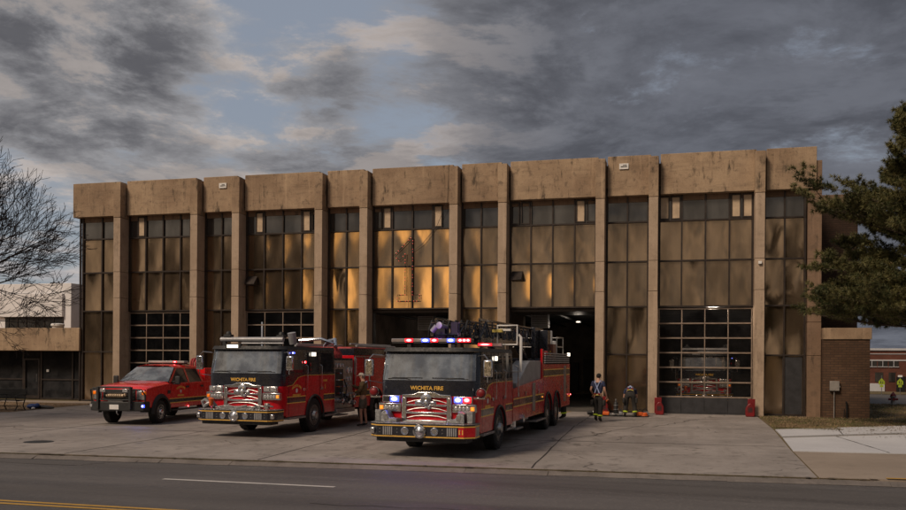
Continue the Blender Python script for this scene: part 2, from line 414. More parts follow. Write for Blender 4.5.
# ------------------------------------------------------------------ ground
def mat_ground(name, a, b, c3, sc=1.0, bump=.6):
    m, t, p = base_mat(name); w = coords(t, 'World')
    n = t.noise(w, .35*sc, 6, .65); n2 = t.noise(w, 6*sc, 5, .7)
    c = t.mix(t.ramp(n, .4, .62), a, b); c = t.mix(t.ramp(n2, .45, .7, 0, .8), c, c3)
    t.l.new(c, p.inputs['Base Color']); p.inputs['Roughness'].default_value = .95; p.inputs['Specular IOR Level'].default_value = .15
    bp = t.new('ShaderNodeBump'); bp.inputs['Strength'].default_value = bump; bp.inputs['Distance'].default_value = .05
    t.l.new(t.noise(w, 14*sc, 4, .7), bp.inputs['Height']); t.l.new(bp.outputs[0], p.inputs['Normal']); return m
M['soil'] = mat_ground('dry_grass_ground', (.14, .105, .06), (.10, .09, .045), (.18, .13, .08))
M['dirt'] = mat_ground('leafy_dirt', (.19, .13, .08), (.13, .085, .05), (.26, .2, .14))
# asphalt: fine aggregate, wheel-track sheen, faint patches
m, t, p = base_mat('asphalt'); w_ = coords(t, 'World')
n = t.noise(t.scalev(w_, (.12, 1.1, 1)), 1.3, 5, .6); n2 = t.noise(t.scalev(w_, (1, .6, 1)), 22, 5, .8); n3 = t.noise(t.scalev(w_, (.5, 2.5, 1)), 1.7, 6, .7)
c = t.mix(t.ramp(n, .35, .65), (.072, .067, .066), (.105, .098, .096)); c = t.mix(t.ramp(n2, .5, .7, 0, .75), c, (.17, .155, .145)); lane = t.noise(t.scalev(w_, (.02, .55, 1)), 1.0, 2, .5); c = t.mix(t.ramp(lane, .45, .6, 0, .35), c, (.045, .04, .038))
c = t.mix(t.ramp(n3, .6, .72, 0, .4), c, (.035, .031, .029))
t.l.new(c, p.inputs['Base Color']); t.l.new(t.ramp(n, .3, .7, .62, .85), p.inputs['Roughness']); p.inputs['Specular IOR Level'].default_value = .3
bp = t.new('ShaderNodeBump'); bp.inputs['Strength'].default_value = .5; bp.inputs['Distance'].default_value = .01
t.l.new(n2, bp.inputs['Height']); t.l.new(bp.outputs[0], p.inputs['Normal']); M['asphalt'] = m
# driveway concrete with oil drips and tyre tracks towards the doors
m, t, p = base_mat('driveway_slab'); w_ = coords(t, 'World')
n = t.noise(w_, .33, 6, .65); n2 = t.noise(w_, 30, 4, .75); tr = t.noise(t.scalev(w_, (1.1, .10, 1)), 1.0, 5, .6); st = t.noise(w_, 1.9, 7, .7)
c = t.mix(t.ramp(n, .35, .65), (.21, .187, .172), (.30, .268, .247)); c = t.mix(t.ramp(tr, .5, .68, 0, .5), c, (.17, .145, .13))
c = t.mix(t.ramp(st, .54, .66, 0, .75), c, (.10, .088, .078)); oil = t.noise(w_, .9, 4, .75); c = t.mix(t.ramp(oil, .60, .70, 0, .55), c, (.055, .048, .043)); c = t.mix(t.ramp(t.noise(w_, 5.5, 3, .6), .64, .70, 0, .6), c, (.06, .052, .047)); c = t.mix(t.ramp(n2, .45, .75, 0, .3), c, (.42, .38, .35))
vo = t.new('ShaderNodeTexVoronoi', feature='DISTANCE_TO_EDGE'); vo.inputs['Scale'].default_value = .17
wv = t.vmath('ADD', w_, t.vmath('MULTIPLY', t.new('ShaderNodeTexNoise').outputs['Color'], (0, 0, 0)))
nw = t.new('ShaderNodeTexNoise'); t.l.new(w_, nw.inputs['Vector']); nw.inputs['Scale'].default_value = .9; nw.inputs['Detail'].default_value = 6
t.l.new(t.vmath('ADD', w_, t.vmath('MULTIPLY', nw.outputs['Color'], (1.6, 1.6, 0))), vo.inputs['Vector'])
ck = t.math('MULTIPLY', t.ramp(vo.outputs['Distance'], .006, .0), t.ramp(t.noise(w_, .25, 2), .45, .55))
c = t.mix(t.math('MULTIPLY', ck, .8), c, (.03, .025, .02))
t.l.new(c, p.inputs['Base Color']); t.l.new(t.ramp(st, .4, .7, .8, .55), p.inputs['Roughness']); p.inputs['Specular IOR Level'].default_value = .3
bp = t.new('ShaderNodeBump'); bp.inputs['Strength'].default_value = .4; bp.inputs['Distance'].default_value = .015
t.l.new(t.math('ADD', n2, st), bp.inputs['Height']); t.l.new(bp.outputs[0], p.inputs['Normal']); M['slab'] = m
M['joint'] = pm('joint_tar', (.03, .025, .022), .9)
M['line_w'] = mat_concrete('worn_white_line', (.42, .41, .39), (.55, .53, .5), 1.0, 3, .8, False)
M['line_y'] = mat_concrete('worn_yellow_line', (.42, .24, .05), (.5, .3, .07), 1.0, 3, .8, False)

def struct(name, mb, m, **k): return tag(mb.build(name, m, None, smooth=False, **k), kind='structure')
def sheet(name, pts, z, m): return struct(name, MB().quad(*[(x, y, z) for x, y in pts]), m)
def curb(x): return 18.42 + .058*(x + 4.7)
sheet('ground', [(-900, -500), (900, -500), (900, 1400), (-900, 1400)], -.15, M['soil'])
sheet('road', [(-400, -2), (400, -2), (400, curb(40)), (40, curb(40)), (-50, curb(-50)), (-400, curb(-50))], -.11, M['asphalt'])
# grade behind the kerb line
struct('terrain', MB().prism([(-400, curb(-50)), (-50, curb(-50)), (40, curb(40)), (400, curb(40)), (400, 53.5), (-400, 53.5)], 'z', -.2, -.012), M['soil'])
sheet('cross_street', [(-400, 53.5), (400, 53.5), (400, 71), (-400, 71)], -.06, M['asphalt'])
struct('far_ground', MB().prism([(-400, 71), (400, 71), (400, 700), (-400, 700)], 'z', -.2, -.01), M['soil'])
struct('driveway', MB().prism([(-48, curb(-48)), (2.62, curb(2.62)), (2.75, 24.5), (3.0, 31.5), (3.05, 39.6), (-27.6, 39.6), (-27.4, 34), (-26.9, 30.6), (-30.5, 29.9), (-48, 28.5)], 'z', -.14, 0.0), M['slab'])
# lip and gutter between road and driveway: broken edge with a dark seam
g = MB(); gj = MB(); x = -48.0
while x < 29:
    x2 = x + random.uniform(.5, 1.6)
    y0 = curb(x) - .05 + random.uniform(-.02, .02); y1 = curb(x2) - .05 + random.uniform(-.02, .02)
    g.quad((x, y0-.22+random.uniform(-.04,.04), -.104), (x2, y1-.22+random.uniform(-.04,.04), -.104), (x2, y1, -.03), (x, y0, -.03)); x = x2
struct('gutter', g, mat_concrete('gutter_concrete', (.13, .115, .105), (.2, .175, .16), .9, 2, .9, False))
for i in range(150):
    xx = -46 + i*.36 + random.uniform(-.2, .2); ln = random.uniform(.1, .5); yy = curb(xx) - .06
    qd = random.uniform(.01, .045)
    if random.random() < .6: gj.quad((xx, yy, .004), (xx+ln*.5, yy-random.uniform(.0, .03), .004), (xx+ln, yy+.01, .004), (xx+ln*.6, yy+qd+.01, .004), (xx+.03, yy+qd, .004))
struct('gutter_crack', gj, M['joint'])
j = MB()
def joint(p, q, wd=.025, wob=.02, n=14):
    (x0, y0), (x1, y1) = p, q; L = math.hypot(x1-x0, y1-y0); nx, ny = -(y1-y0)/L, (x1-x0)/L; pts = []
    for i in range(n+1):
        f = i/n; o = random.uniform(-wob, wob); pts.append((x0+(x1-x0)*f+nx*o, y0+(y1-y0)*f+ny*o, wd*random.uniform(.4, 1.2)))
    for a, b in zip(pts, pts[1:]):
        j.quad((a[0]-nx*a[2], a[1]-ny*a[2], .004), (b[0]-nx*b[2], b[1]-ny*b[2], .004), (b[0]+nx*b[2], b[1]+ny*b[2], .004), (a[0]+nx*a[2], a[1]+ny*a[2], .004))
joint((-40, 23.6), (2.7, 25.35)); joint((-27, 30.2), (3.0, 31.45)); joint((-27.3, 35.9), (3, 36.3), .02)
for xx in (-23.8, -19.0, -14.2, -9.3, -3.1): joint((xx, curb(xx)+.05), (xx - .55, 31), .02); joint((xx-.5, 31.2), (xx-.6, 39.5), .015)
joint((-4.6, 22.2), (-2.9, 26.5), .02, .12); joint((-2.9, 26.5), (-1.1, 33), .015, .12); joint((-1, 31.3), (.6, 36.2), .02, .1)
struct('driveway_joint', j, M['joint'])
# road markings
sheet('lane_line', [(-9.94, 15.39), (-6.29, 15.37), (-6.29, 15.50), (-9.94, 15.52)], -.104, M['line_w'])
for k in range(1, 5):
    for sgn in (-1, 1):
        xx = -8.1 + sgn*(k + (sgn > 0))*12.2
        sheet('lane_line', [(xx-1.8, 15.39), (xx+1.8, 15.37), (xx+1.8, 15.50), (xx-1.8, 15.52)], -.104, M['line_w'])
sheet('centre_line', [(-90, 12.34), (60, 12.24), (60, 12.35), (-90, 12.45)], -.104, M['line_y'])
sheet('centre_line', [(-90, 12.12), (60, 12.02), (60, 12.13), (-90, 12.23)], -.104, M['line_y'])
j = MB(); 
for p_, q_ in (((-30, 16.6), (-13, 16.9)), ((-13, 16.9), (-12.4, 18.1)), ((-6, 13.6), (6, 13.8)), ((-22, 12.8), (-19.5, 17.6))): joint(p_, q_, .018, .10, 22)
for v in range(len(j.v)): j.v[v] = (j.v[v][0], j.v[v][1], -.106)
struct('road_crack', j, M['joint'])
sheet('stall_line', [(-5.3, 38.0), (-5.17, 38.0), (-4.75, 39.5), (-4.9, 39.5)], .005, M['line_y'])
# right side: tan apron, pale new walk slabs, kerb with a yellow painted stretch
struct('apron', MB().prism([(2.66, curb(2.66)), (30, curb(30)), (30, 24.9), (2.78, 24.1)], 'z', -.14, -.002), M['apron'])
struct('sidewalk', MB().prism([(2.78, 24.16), (14, 24.95), (14, 33.5), (6.9, 30.9), (2.95, 28.2)], 'z', -.14, .01), M['walk'])
struct('sidewalk', MB().prism([(2.97, 28.55), (6.9, 31.3), (8.1, 31.8), (8.25, 35.1), (7.9, 34.9), (3.04, 31.4)], 'z', -.14, .03), M['walk'])
j = MB(); joint((5.1, 24.4), (4.6, 29.4), .018, .01); joint((4.9, 29.9), (5.2, 33), .018, .01); joint((9, 24.7), (8.7, 31.6), .018, .01)
for v in range(len(j.v)): j.v[v] = (j.v[v][0], j.v[v][1], .036 if j.v[v][1] > 29.7 else .015)
struct('sidewalk_joint', j, M['joint'])
struct('kerb', MB().prism([(3.6, curb(3.6)-.04), (30, curb(30)-.04), (30, curb(30)+.1), (3.6, curb(3.6)+.1)], 'z', -.13, .012), M['apron'])
sheet('kerb_paint', [(3.9, curb(4)-.07), (4.8, curb(4.8)-.07), (4.8, curb(4.8)+.08), (3.9, curb(4)+.08)], .025, M['line_y'])
sheet('dirt_strip', [(-27.6, 39.4), (-48, 38.2), (-48, 28.9), (-30.5, 30.3), (-27.1, 30.9), (-27.6, 34)], -.004, M['dirt'])
sheet('entrance_walk', [(-27.7, 39.5), (-60, 38.2), (-60, 37.2), (-27.6, 37.6)], .003, M['apron'])
tag(MB().lathe((-16.8, 20.2, 0), (0, 0, 1), [(.0, .38), (.006, .38), (.006, .33), (.003, .32), (.007, .30), (.007, 0)], 28).build('manhole_cover', M['iron']),
    'round iron manhole cover set in the driveway near the road', 'manhole cover')
# grass tufts, dead leaves on the right verge and the dirt strip at left
def blades(name, regions, n, mats, hmin, hmax, wd):
    for mi, mm in enumerate(mats):
        b = MB()
        for _ in range(n // len(mats)):
            x0, x1, y0, y1 = random.choice(regions); x = random.uniform(x0, x1); y = random.uniform(y0, y1)
            if noise.noise((x*.9, y*.9, mi)) < -.12: continue
            h = random.uniform(hmin, hmax); a = random.uniform(0, PI); dx, dy = math.cos(a)*wd, math.sin(a)*wd; lx, ly = random.uniform(-h, h)*.6, random.uniform(-h, h)*.6
            b.quad((x-dx, y-dy, 0), (x+dx, y+dy, 0), (x+lx, y+ly, h))
        tag(b.build(name, mm, None, smooth=False), 'short dry winter grass covering the verge' , 'grass', kind='stuff')
M['grass_g'] = pm('green_grass_blade', (.10, .105, .03), .8, var=.4, vs=.8)
M['grass_d'] = pm('dead_grass_blade', (.22, .155, .085), .8, var=.4, vs=.8)
blades('grass', [(3.15, 7.5, 33.0, 39.2), (3.1, 5.2, 31.6, 34.2), (7.6, 14, 37.7, 53), (7.6, 12, 35.4, 38), (9, 22, 45, 53.3)], 52000, [M['grass_g'], M['grass_d'], M['grass_d']], .02, .07, .014)
blades('grass', [(-34, -27.6, 31, 37.2), (-34, -28.5, 30.2, 32)], 5000, [M['grass_d']], .01, .04, .02)
lf = MB()
for _ in range(1500):
    x, y = random.choice([(random.uniform(3.1, 8), random.uniform(31.6, 37)), (random.uniform(-34, -27.4), random.uniform(30.4, 34)), (random.uniform(4.6, 14), random.uniform(28.6, 32.4))])
    a = random.uniform(0, PI); s_ = random.uniform(.015, .045); z = .045 if x > 0 else .012
    lf.quad((x+math.cos(a)*s_, y+math.sin(a)*s_, z), (x-math.sin(a)*s_*.6, y+math.cos(a)*s_*.6, z+.012), (x-math.cos(a)*s_, y-math.sin(a)*s_, z), (x+math.sin(a)*s_*.6, y-math.cos(a)*s_*.6, z+.01))
tag(lf.build('leaf_litter', M['dirt'], None, smooth=False), 'scattered dead brown leaves lying on the verges', 'leaves', kind='stuff')

# ------------------------------------------------------------------ the fire station
Y0 = 38.94; YB = Y0 + .42; YG = Y0 + .80
px = [-28.0]
for k in range(9): px.append(px[-1] + (4.363 if k % 2 == 0 else 2.277))
PW = .39
XL = -30.40; XR = 5.02
ROWS = [0.05, 2.57, 4.68, 6.67, 8.42, 9.95]
st = thing('fire_station', 'long brown concrete fire station with bronze glass bays between ten pillars', 'building', (0, 0, 0))
# pillars in cast segments
for i, x in enumerate(px):
    b = MB()
    for z0, z1, e in ((0, 5.30, 0), (5.315, 6.62, 0), (6.635, 9.37, 0)):
        b.box(x+e, x+PW-e, Y0, YG+.15, z0, z1)
    b.build('pillar', M['conc_pil'], st, bevel=.012)
    c = MB().box(x-.012, x+PW+.012, Y0-.012, YG+.1, 9.385, 11.13)
    c.build('pillar_cap', M['conc'], st, bevel=.015)
# parapet blocks between pillars, ragged top edges, soffit
def parapet(x0, x1):
    n = max(4, int((x1-x0)/.28)); vs = []
    b = MB(); top = 11.29
    b.box(x0, x1, YB, YB+.55, 9.54, top)
    o = b.build('parapet', M['conc'], st, bevel=.02)
parapet(-30.73, px[0] + PW*.25)
for i in range(9): parapet(px[i]+PW+.09, px[i+1]+.07)
parapet(px[9]+PW+.09, 5.38)
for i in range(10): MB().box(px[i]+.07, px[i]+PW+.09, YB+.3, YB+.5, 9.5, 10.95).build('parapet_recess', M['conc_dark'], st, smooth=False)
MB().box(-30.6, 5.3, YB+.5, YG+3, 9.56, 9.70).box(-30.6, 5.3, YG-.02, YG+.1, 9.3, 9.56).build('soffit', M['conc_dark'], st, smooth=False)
MB().box(-30.55, 5.4, YG+.3, 60, 10.3, 10.5).build('roof', M['conc_dark'], st, smooth=False)
MB().box(5.32, 5.42, YG+.1, 60, 0, 10.3).box(-30.5, -30.42, YG+.1, 60, 0, 10.3).build('side_wall', M['brick_dk'], st, smooth=False)
b = MB()
for z0, z1 in ((-.05, 2.55), (2.565, 3.95), (3.965, 5.3), (5.315, 6.6), (6.615, 9.3), (9.315, 10.72)): b.box(5.06, 5.60, Y0+.5, Y0+1.6, z0, z1)
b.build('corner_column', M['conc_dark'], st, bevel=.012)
# interior
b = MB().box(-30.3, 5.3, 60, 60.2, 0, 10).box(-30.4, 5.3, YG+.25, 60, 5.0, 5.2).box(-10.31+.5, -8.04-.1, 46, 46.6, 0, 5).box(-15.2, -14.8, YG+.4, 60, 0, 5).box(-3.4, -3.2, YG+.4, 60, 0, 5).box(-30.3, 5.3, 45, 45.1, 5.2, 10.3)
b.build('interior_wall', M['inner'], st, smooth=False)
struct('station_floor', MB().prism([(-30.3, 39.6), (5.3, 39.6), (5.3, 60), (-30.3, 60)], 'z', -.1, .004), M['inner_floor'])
SV = MB()
for k in range(9): SV.box(-15, -3.3, 43+k*1.8, 43.12+k*1.8, 4.75, 5.0)
for k in range(7): SV.cyl((-14.4+k*1.7, 40.5, 4.55), (-14.4+k*1.7, 59, 4.55), .06)
SV.build('ceiling_joist', M['bplast'], st)
b = MB()
for k in range(7): b.box(-14.2+k*1.55, -13.0+k*1.55, 59.6, 59.95, .2, 1.9+.25*(k % 3))
b.build('locker', M['bplast'], st)

def window_wall(x0, x1, cols, zs, open_tr=()):
    """mullion grid with slightly tilted reflective panels; the top row is clearer glass"""
    fr = MB(); w_ = (x1-x0)/cols; y = YG
    for i in range(cols+1):
        x = x0 + w_*i; hw = .035 if 0 < i < cols else .045
        if i == 0: x += hw
        if i == cols: x -= hw
        fr.box(x-hw, x+hw, y-.085, y+.08, zs[0], zs[-1])
    for z in zs[:-1]: fr.box(x0+.004, x1-.004, y-.092, y+.076, z-.035, z+.035)
    pn = MB(); tg = MB()
    for i in range(cols):
        for k in range(len(zs)-1):
            xa, xb, za, zb = x0+w_*i+.03, x0+w_*(i+1)-.03, zs[k]+.03, zs[k+1]-.03
            tx, tz = random.uniform(-.006, .006), random.uniform(-.008, .006)
            top = k == len(zs)-2
            if top: tx *= .3; tz *= .3
            N = 8; vs = []; fs = []
            cv = random.uniform(.018, .045) if not top else random.uniform(-.004, .004)
            for a in range(N+1):
                for c_ in range(N+1):
                    u, v = a/N, c_/N
                    vs.append((xa+(xb-xa)*u, y + .01 + tx*(u-.5)*(xb-xa)*1.2 + tz*(v-.5)*(zb-za) + cv*(1-(2*u-1)**2)*(1-(2*v-1)**2)*.6, za+(zb-za)*v))
            for a in range(N):
                for c_ in range(N): fs.append((a*(N+1)+c_, (a+1)*(N+1)+c_, (a+1)*(N+1)+c_+1, a*(N+1)+c_+1))
            (tg if top else pn).add(vs, fs)
    wr = fr.build('window_wall', M['frame'], st, bevel=.004, seg=1)
    if pn.v: pn.build('pane', M['panel'], wr, angle=60)
    tg.build('pane', M['tglass'], wr, angle=60)
    for i, side_, lit in open_tr:                  # narrow operable sashes inside a transom
        xa = x0+w_*i+.05 if side_ == 0 else x0+w_*(i+1)-.05-w_*.42
        xb = xa + w_*.42
        s = MB().box(xa, xa+.05, y-.09, y, zs[-2]+.05, zs[-1]-.45).box(xb-.05, xb, y-.09, y, zs[-2]+.05, zs[-1]-.45).box(xa+.05, xb-.05, y-.09, y, zs[-2]+.05, zs[-2]+.11).box(xa+.05, xb-.05, y-.09, y, zs[-1]-.51, zs[-1]-.45)
        s_o = s.build('sash', M['frame'], wr)
        if lit: MB().box(xa+.05, xb-.05, y-.055, y-.045, zs[-2]+.11, zs[-1]-.51).build('blind', M['curtain'], wr)
    return wr
bays = [(XL, px[0], 2, 0)]
for i in range(9): bays.append((px[i]+PW, px[i+1], 4 if i % 2 == 0 else 2, i))
bays.append((px[9]+PW, XR, 2, 9))
sash = {1: [(0, 1, 1), (3, 1, 0)], 3: [(0, 1, 1), (3, 0, 1), (3, 1, 0)], 5: [(0, 0, 0), (0, 1, 1), (3, 0, 1)], 7: [(0, 0, 0), (0, 1, 0), (3, 0, 1), (3, 1, 0)], 9: [(0, 0, 1), (0, 1, 1), (3, 0, 1), (3, 1, 1)]}
wide_n = 0
for bi, (x0, x1, cols, i) in enumerate(bays):
    if cols == 2: window_wall(x0, x1, 2, ROWS)
    else: window_wall(x0, x1, 4, ROWS[2:], sash.get(bi, ()))
# the closed roll-up doors with glass rows, and the lintels of the open bays
def garage_door(x0, x1):
    y = YG + .02; W_ = (x1-x0); fr = MB()
    dz0, dz1, n = .74, 4.58, 6
    for i in range(5):
        x = x0+.05+(W_-.1)*i/4; fr.box(x-.022, x+.022, y-.03, y+.03, dz0, dz1)
    for k in range(n+1):
        z = dz0 + (dz1-dz0)*k/n; fr.box(x0+.03, x1-.03, y-.038, y+.038, z-.032, z+.032)
    d_ = fr.build('garage_door', M['door_bar'], st, bevel=.006, seg=1)
    MB().quad((x0+.03, y+.005, dz0), (x1-.03, y+.005, dz0), (x1-.03, y+.005, dz1), (x0+.03, y+.005, dz1)).build('pane', M['door_glass'], d_)
    b_ = MB()
    for i in range(4): b_.box(x0+.04+(W_-.08)*i/4+.004, x0+.04+(W_-.08)*(i+1)/4-.004, y-.03, y+.03, .06, dz0-.034)
    b_.box(x0+.02, x1-.02, y-.034, y+.034, .0, .058)
    b_.build('bottom_panel', M['dark_panel'], d_, bevel=.006, seg=1)
for bi in (1, 3, 9): garage_door(bays[bi][0], bays[bi][1])
for bi in (5, 7):
    x0, x1 = bays[bi][0], bays[bi][1]
    MB().box(x0, x0+.06, YG-.03, YG+.3, 0, 4.64).box(x1-.06, x1, YG-.03, YG+.3, 0, 4.64).box(x0+.06, x1-.06, YG+.1, YG+3.2, 4.5, 4.62).build('door_track', M['frame'], st)
# dark flush service door leaf in the last bay
MB().box(4.12, 4.90, YG-.045, YG-.015, .08, 2.5).build('service_door', M['dark_panel'], st, bevel=.004)
# fascia plates, wall lamp, louvre hoods
for bi, fx_ in ((2, .62), (8, .42)):
    x0, x1 = bays[bi][0], bays[bi][1]; xx = x0 + (x1-x0)*fx_
    pl = MB().box(xx-.2, xx+.2, YB-.05, YB-.003, 10.7, 10.95).build('wall_plate', M['white'], st, bevel=.008)
    MB().box(xx-.14, xx+.14, YB-.056, YB-.0505, 10.79, 10.83).box(xx-.05, xx+.12, YB-.056, YB-.0505, 10.86, 10.89).build('slot', M['bplast'], pl)
for bi in (3, 7):
    x0 = bays[bi][0]; xa = x0 + .12
    MB().prism([(YG-.42, 5.95), (YG-.05, 6.35), (YG-.05, 5.9), (YG-.40, 5.9)], 'x', xa, xa+.5).build('vent_hood', M['frame'], st, bevel=.006)
lm = MB().box(px[9]+.13, px[9]+.27, Y0-.1, Y0-.003, 6.38, 6.5).build('wall_lamp', M['white'], st, bevel=.01)
# low brick wing at right with concrete band, and the taller dark brick block behind
wg = thing('brick_annex', 'low brown brick annex with concrete band at the right end of the station', 'building')
MB().prism([(5.62, Y0+.02), (7.39, Y0+.02), (7.39, Y0+9), (5.62, Y0+9)], 'z', -.1, 3.22).build('wall', M['brick'], wg)
MB().box(5.612, 7.45, Y0-.03, Y0+9, 3.23, 3.70).build('concrete_band', M['conc'], wg, bevel=.015)
mbx = MB().box(5.86, 6.22, Y0-.14, Y0+.015, 1.12, 1.52).box(6.22, 6.26, Y0-.1, Y0-.02, 1.25, 1.33).build('meter_box', M['boxgrey'], wg, bevel=.012)
MB().cyl((6.03, Y0-.06, .0), (6.03, Y0-.06, 1.12), .02).build('conduit', M['boxgrey'], mbx)
MB().cyl((6.52, Y0-.1, -.02), (6.50, Y0-.1, .62), .03).cyl((6.50, Y0-.1, .62), (6.50, Y0-.02, .66), .035).cyl((6.4, Y0-.1, -.02), (6.42, Y0-.1, .38), .018).build('pipe', M['iron'], wg)
tb = thing('brick_tower', 'tall dark brick block with concrete coping behind the pine tree', 'building')
MB().box(5.45, 7.72, 43.6, 56, -.1, 9.32).build('wall', M['brick_dk'], tb, smooth=False)
MB().box(5.44, 7.80, 43.55, 56, 9.325, 9.98).build('coping', M['conc_dark'], tb, bevel=.015)

# the big lit numeral 1 on the glass of the third door bay
for k, (lx, ly, lz) in enumerate(((-5.35, 47.0, 4.35), (-12.0, 50.0, 4.35), (1.3, 40.7, 4.75))):  # third lamp is added out of sight to light the parked engine
    cl_ = thing('ceiling_lamp', 'small lit ceiling lamp inside the ' + ('right open bay', 'left open bay', 'closed bay at far right, added unseen to light the engine')[k], 'lamp', (lx, ly, lz))
    MB().box(-.14, .14, -.09, .09, -.03, .03).cyl((0, 0, .03), (0, 0, .5), .01).build('housing', M['bplast'], cl_)
    MB().box(-.10, .10, -.095, -.091, -.022, .022).box(-.12, .12, -.07, .07, -.04, -.031).build('tube', mat_emis('bay_tube_%d' % k, (1, .9, .8), 1.6, .2), cl_)
    l_ = bpy.data.lights.new('bay_glow', 'POINT'); l_.energy = (22, 14, 150)[k]; l_.color = (1, .85, .7); l_.shadow_soft_size = .2
    lo_ = bpy.data.objects.new('bay_glow', l_); COL.objects.link(lo_); lo_.parent = cl_; lo_.location = (0, -.2, -.25)
ns = thing('number_sign', 'wire frame outline numeral 1 studded with small red lamps above open door', 'sign', (0, 0, 0))
x0, x1 = bays[5][0], bays[5][1]
def S(u, v): return (x0 + u, YG - .115, v)
out1 = [S(1.28, 5.03), S(1.28, 5.33), S(1.66, 5.33), S(1.66, 7.25), S(1.35, 6.93), S(1.12, 7.2), S(1.93, 8.0), S(2.03, 8.0), S(2.03, 5.33), S(2.38, 5.33), S(2.38, 5.03)]
MB().tube(out1, .017, 6, True).tube([S(1.84, 4.72), S(1.84, 8.0)], .014, 6).build('sign_frame', M['iron'], ns)
bl = MB(); per = out1 + [out1[0]]; k = 0
for a, b in zip(per, per[1:]):
    a = Vector(a); b = Vector(b); n_ = max(1, int((b-a).length/.13))
    for i in range(n_):
        k += 1
        if k % 3: bl.ball(a.lerp(b, i/n_) + Vector((0, -.03, 0)), .021, 6, 4)
bl.build('bulb', pm('red_bulb', (.5, .02, .015), .3, emis=(1, .04, .02), es=.5), ns)
tag(MB().tube([(x0+1.95, YG-.14, 7.3), (x0+2.5, YG-.15, 7.7), (x0+3.2, YG-.16, 8.5), (x0+3.78, YB-.05, 9.6), (px[5]-.12, YB-.04, 11.3)], .01, 5).build('power_cable', M['bplast']),
    'thin black cable running from numeral sign up to parapet', 'cable')
# unit heaters hung inside the two open bays
for bi, dx, dz_ in ((5, 1.9, 0), (7, 1.0, .1)):
    hx = bays[bi][0] + dx
    h_ = thing('unit_heater', 'grey unit heater hanging inside the %s open bay' % ('left' if bi == 5 else 'right'), 'heater', (hx, 42.5, 3.75+dz_), 0, 'unit heaters hanging in the open bays')
    MB().box(-.42, .42, -.25, .25, 0, .72).build('housing', M['ltgrey'], h_, bevel=.02)
    b = MB()
    for k in range(9): b.box(-.36, .36, -.275, -.252, .06+k*.07, .085+k*.07)
    b.build('louvre', M['bplast'], h_); MB().cyl((-.3, 0, .72), (-.3, 0, 1.25), .012).cyl((.3, 0, .72), (.3, 0, 1.25), .012).build('rod', M['iron'], h_)

# ------------------------------------------------------------------ left: entrance canopy building, white building
ec = thing('entrance_wing', 'low station entrance wing with wide concrete canopy over dark glass', 'building')
MB().box(-60, -30.42, 39.5, 52, 2.61, 3.82).build('canopy', M['conc'], ec, bevel=.02)
M['ent_glass'] = mat_glass('entrance_glass', (.3, .27, .25), .22, .55, .04)
b = MB(); y = 40.6
for x in (-30.6, -31.62, -33.6, -34.75, -36.6, -38.6, -40.6): b.box(x-.05, x+.05, y-.06, y+.06, 0, 2.6)
for xa, xb in ((-31.57, -30.65), (-33.55, -31.67), (-36.55, -34.8), (-38.55, -36.65)): b.box(xa, xb, y-.05, y+.05, 1.03, 1.1); b.box(xa, xb, y-.05, y+.05, 0, .08)
gw = b.build('glass_front', M['frame'], ec, bevel=.005); MB().quad((-60, y, 0), (-30.5, y, 0), (-30.5, y, 2.6), (-60, y, 2.6)).build('pane', M['ent_glass'], gw)
dr = MB().box(-34.68, -34.6, y-.09, y-.065, .03, 2.2).box(-33.76, -33.68, y-.09, y-.065, .03, 2.2).box(-34.6, -33.76, y-.09, y-.065, 2.12, 2.2).box(-34.6, -33.76, y-.09, y-.065, .03, .2).build('door', M['frame'], ec)
MB().cyl((-33.82, y-.14, .95), (-33.82, y-.14, 1.35), .014).build('handle', M['steel'], dr)
MB().box(-33.25, -33.10, y-.07, y-.064, 1.48, 1.62).build('notice', M['white'], ec)
MB().box(-60, -30.5, 45, 45.1, 0, 2.6).build('back_wall', M['inner'], ec, smooth=False)
MB().lathe((-33.9, 42.2, 3.82), (0, 0, 1), [(0, .28), (.18, .28), (.2, .36), (.3, .36), (.34, .3), (.36, 0)], 20).build('roof_vent', M['white'], ec)
tag(MB().cyl((-30.47, Y0+.7, 0), (-30.47, Y0+.7, 9.5), .055, n=10).build('downpipe', M['frame']), 'slim brown downpipe at left end corner of the station', 'pipe')
wb = thing('white_building', 'white flat roofed building rising behind the entrance canopy', 'building')
MB().box(-70, -39.14, 50, 70, -.1, 7.18).build('wall', M['white_wall'], wb, bevel=.03)
MB().box(-70, -39.68, 49.8, 49.995, 4.95, 6.5).build('wall_panel', M['white_wall'], wb, bevel=.02)
b = MB().box(-44.3, -39.7, 49.9, 49.995, 4.18, 4.22).box(-44.3, -39.7, 49.9, 49.995, 4.88, 4.94)
for k in range(7): b.box(-44.02+k*.71, -43.97+k*.71, 49.92, 49.995, 4.225, 4.875)
ww = b.build('window', M['frame'], wb); MB().quad((-44.3, 49.97, 4.2), (-39.7, 49.97, 4.2), (-39.7, 49.97, 4.9), (-44.3, 49.97, 4.9)).build('pane', M['tglass'], ww)
MB().box(-41.6, -41.2, 51, 51.4, 7.18, 7.34).cyl((-40.9, 51, 7.18), (-40.9, 51, 7.42), .05).build('roof_unit', M['iron'], wb)

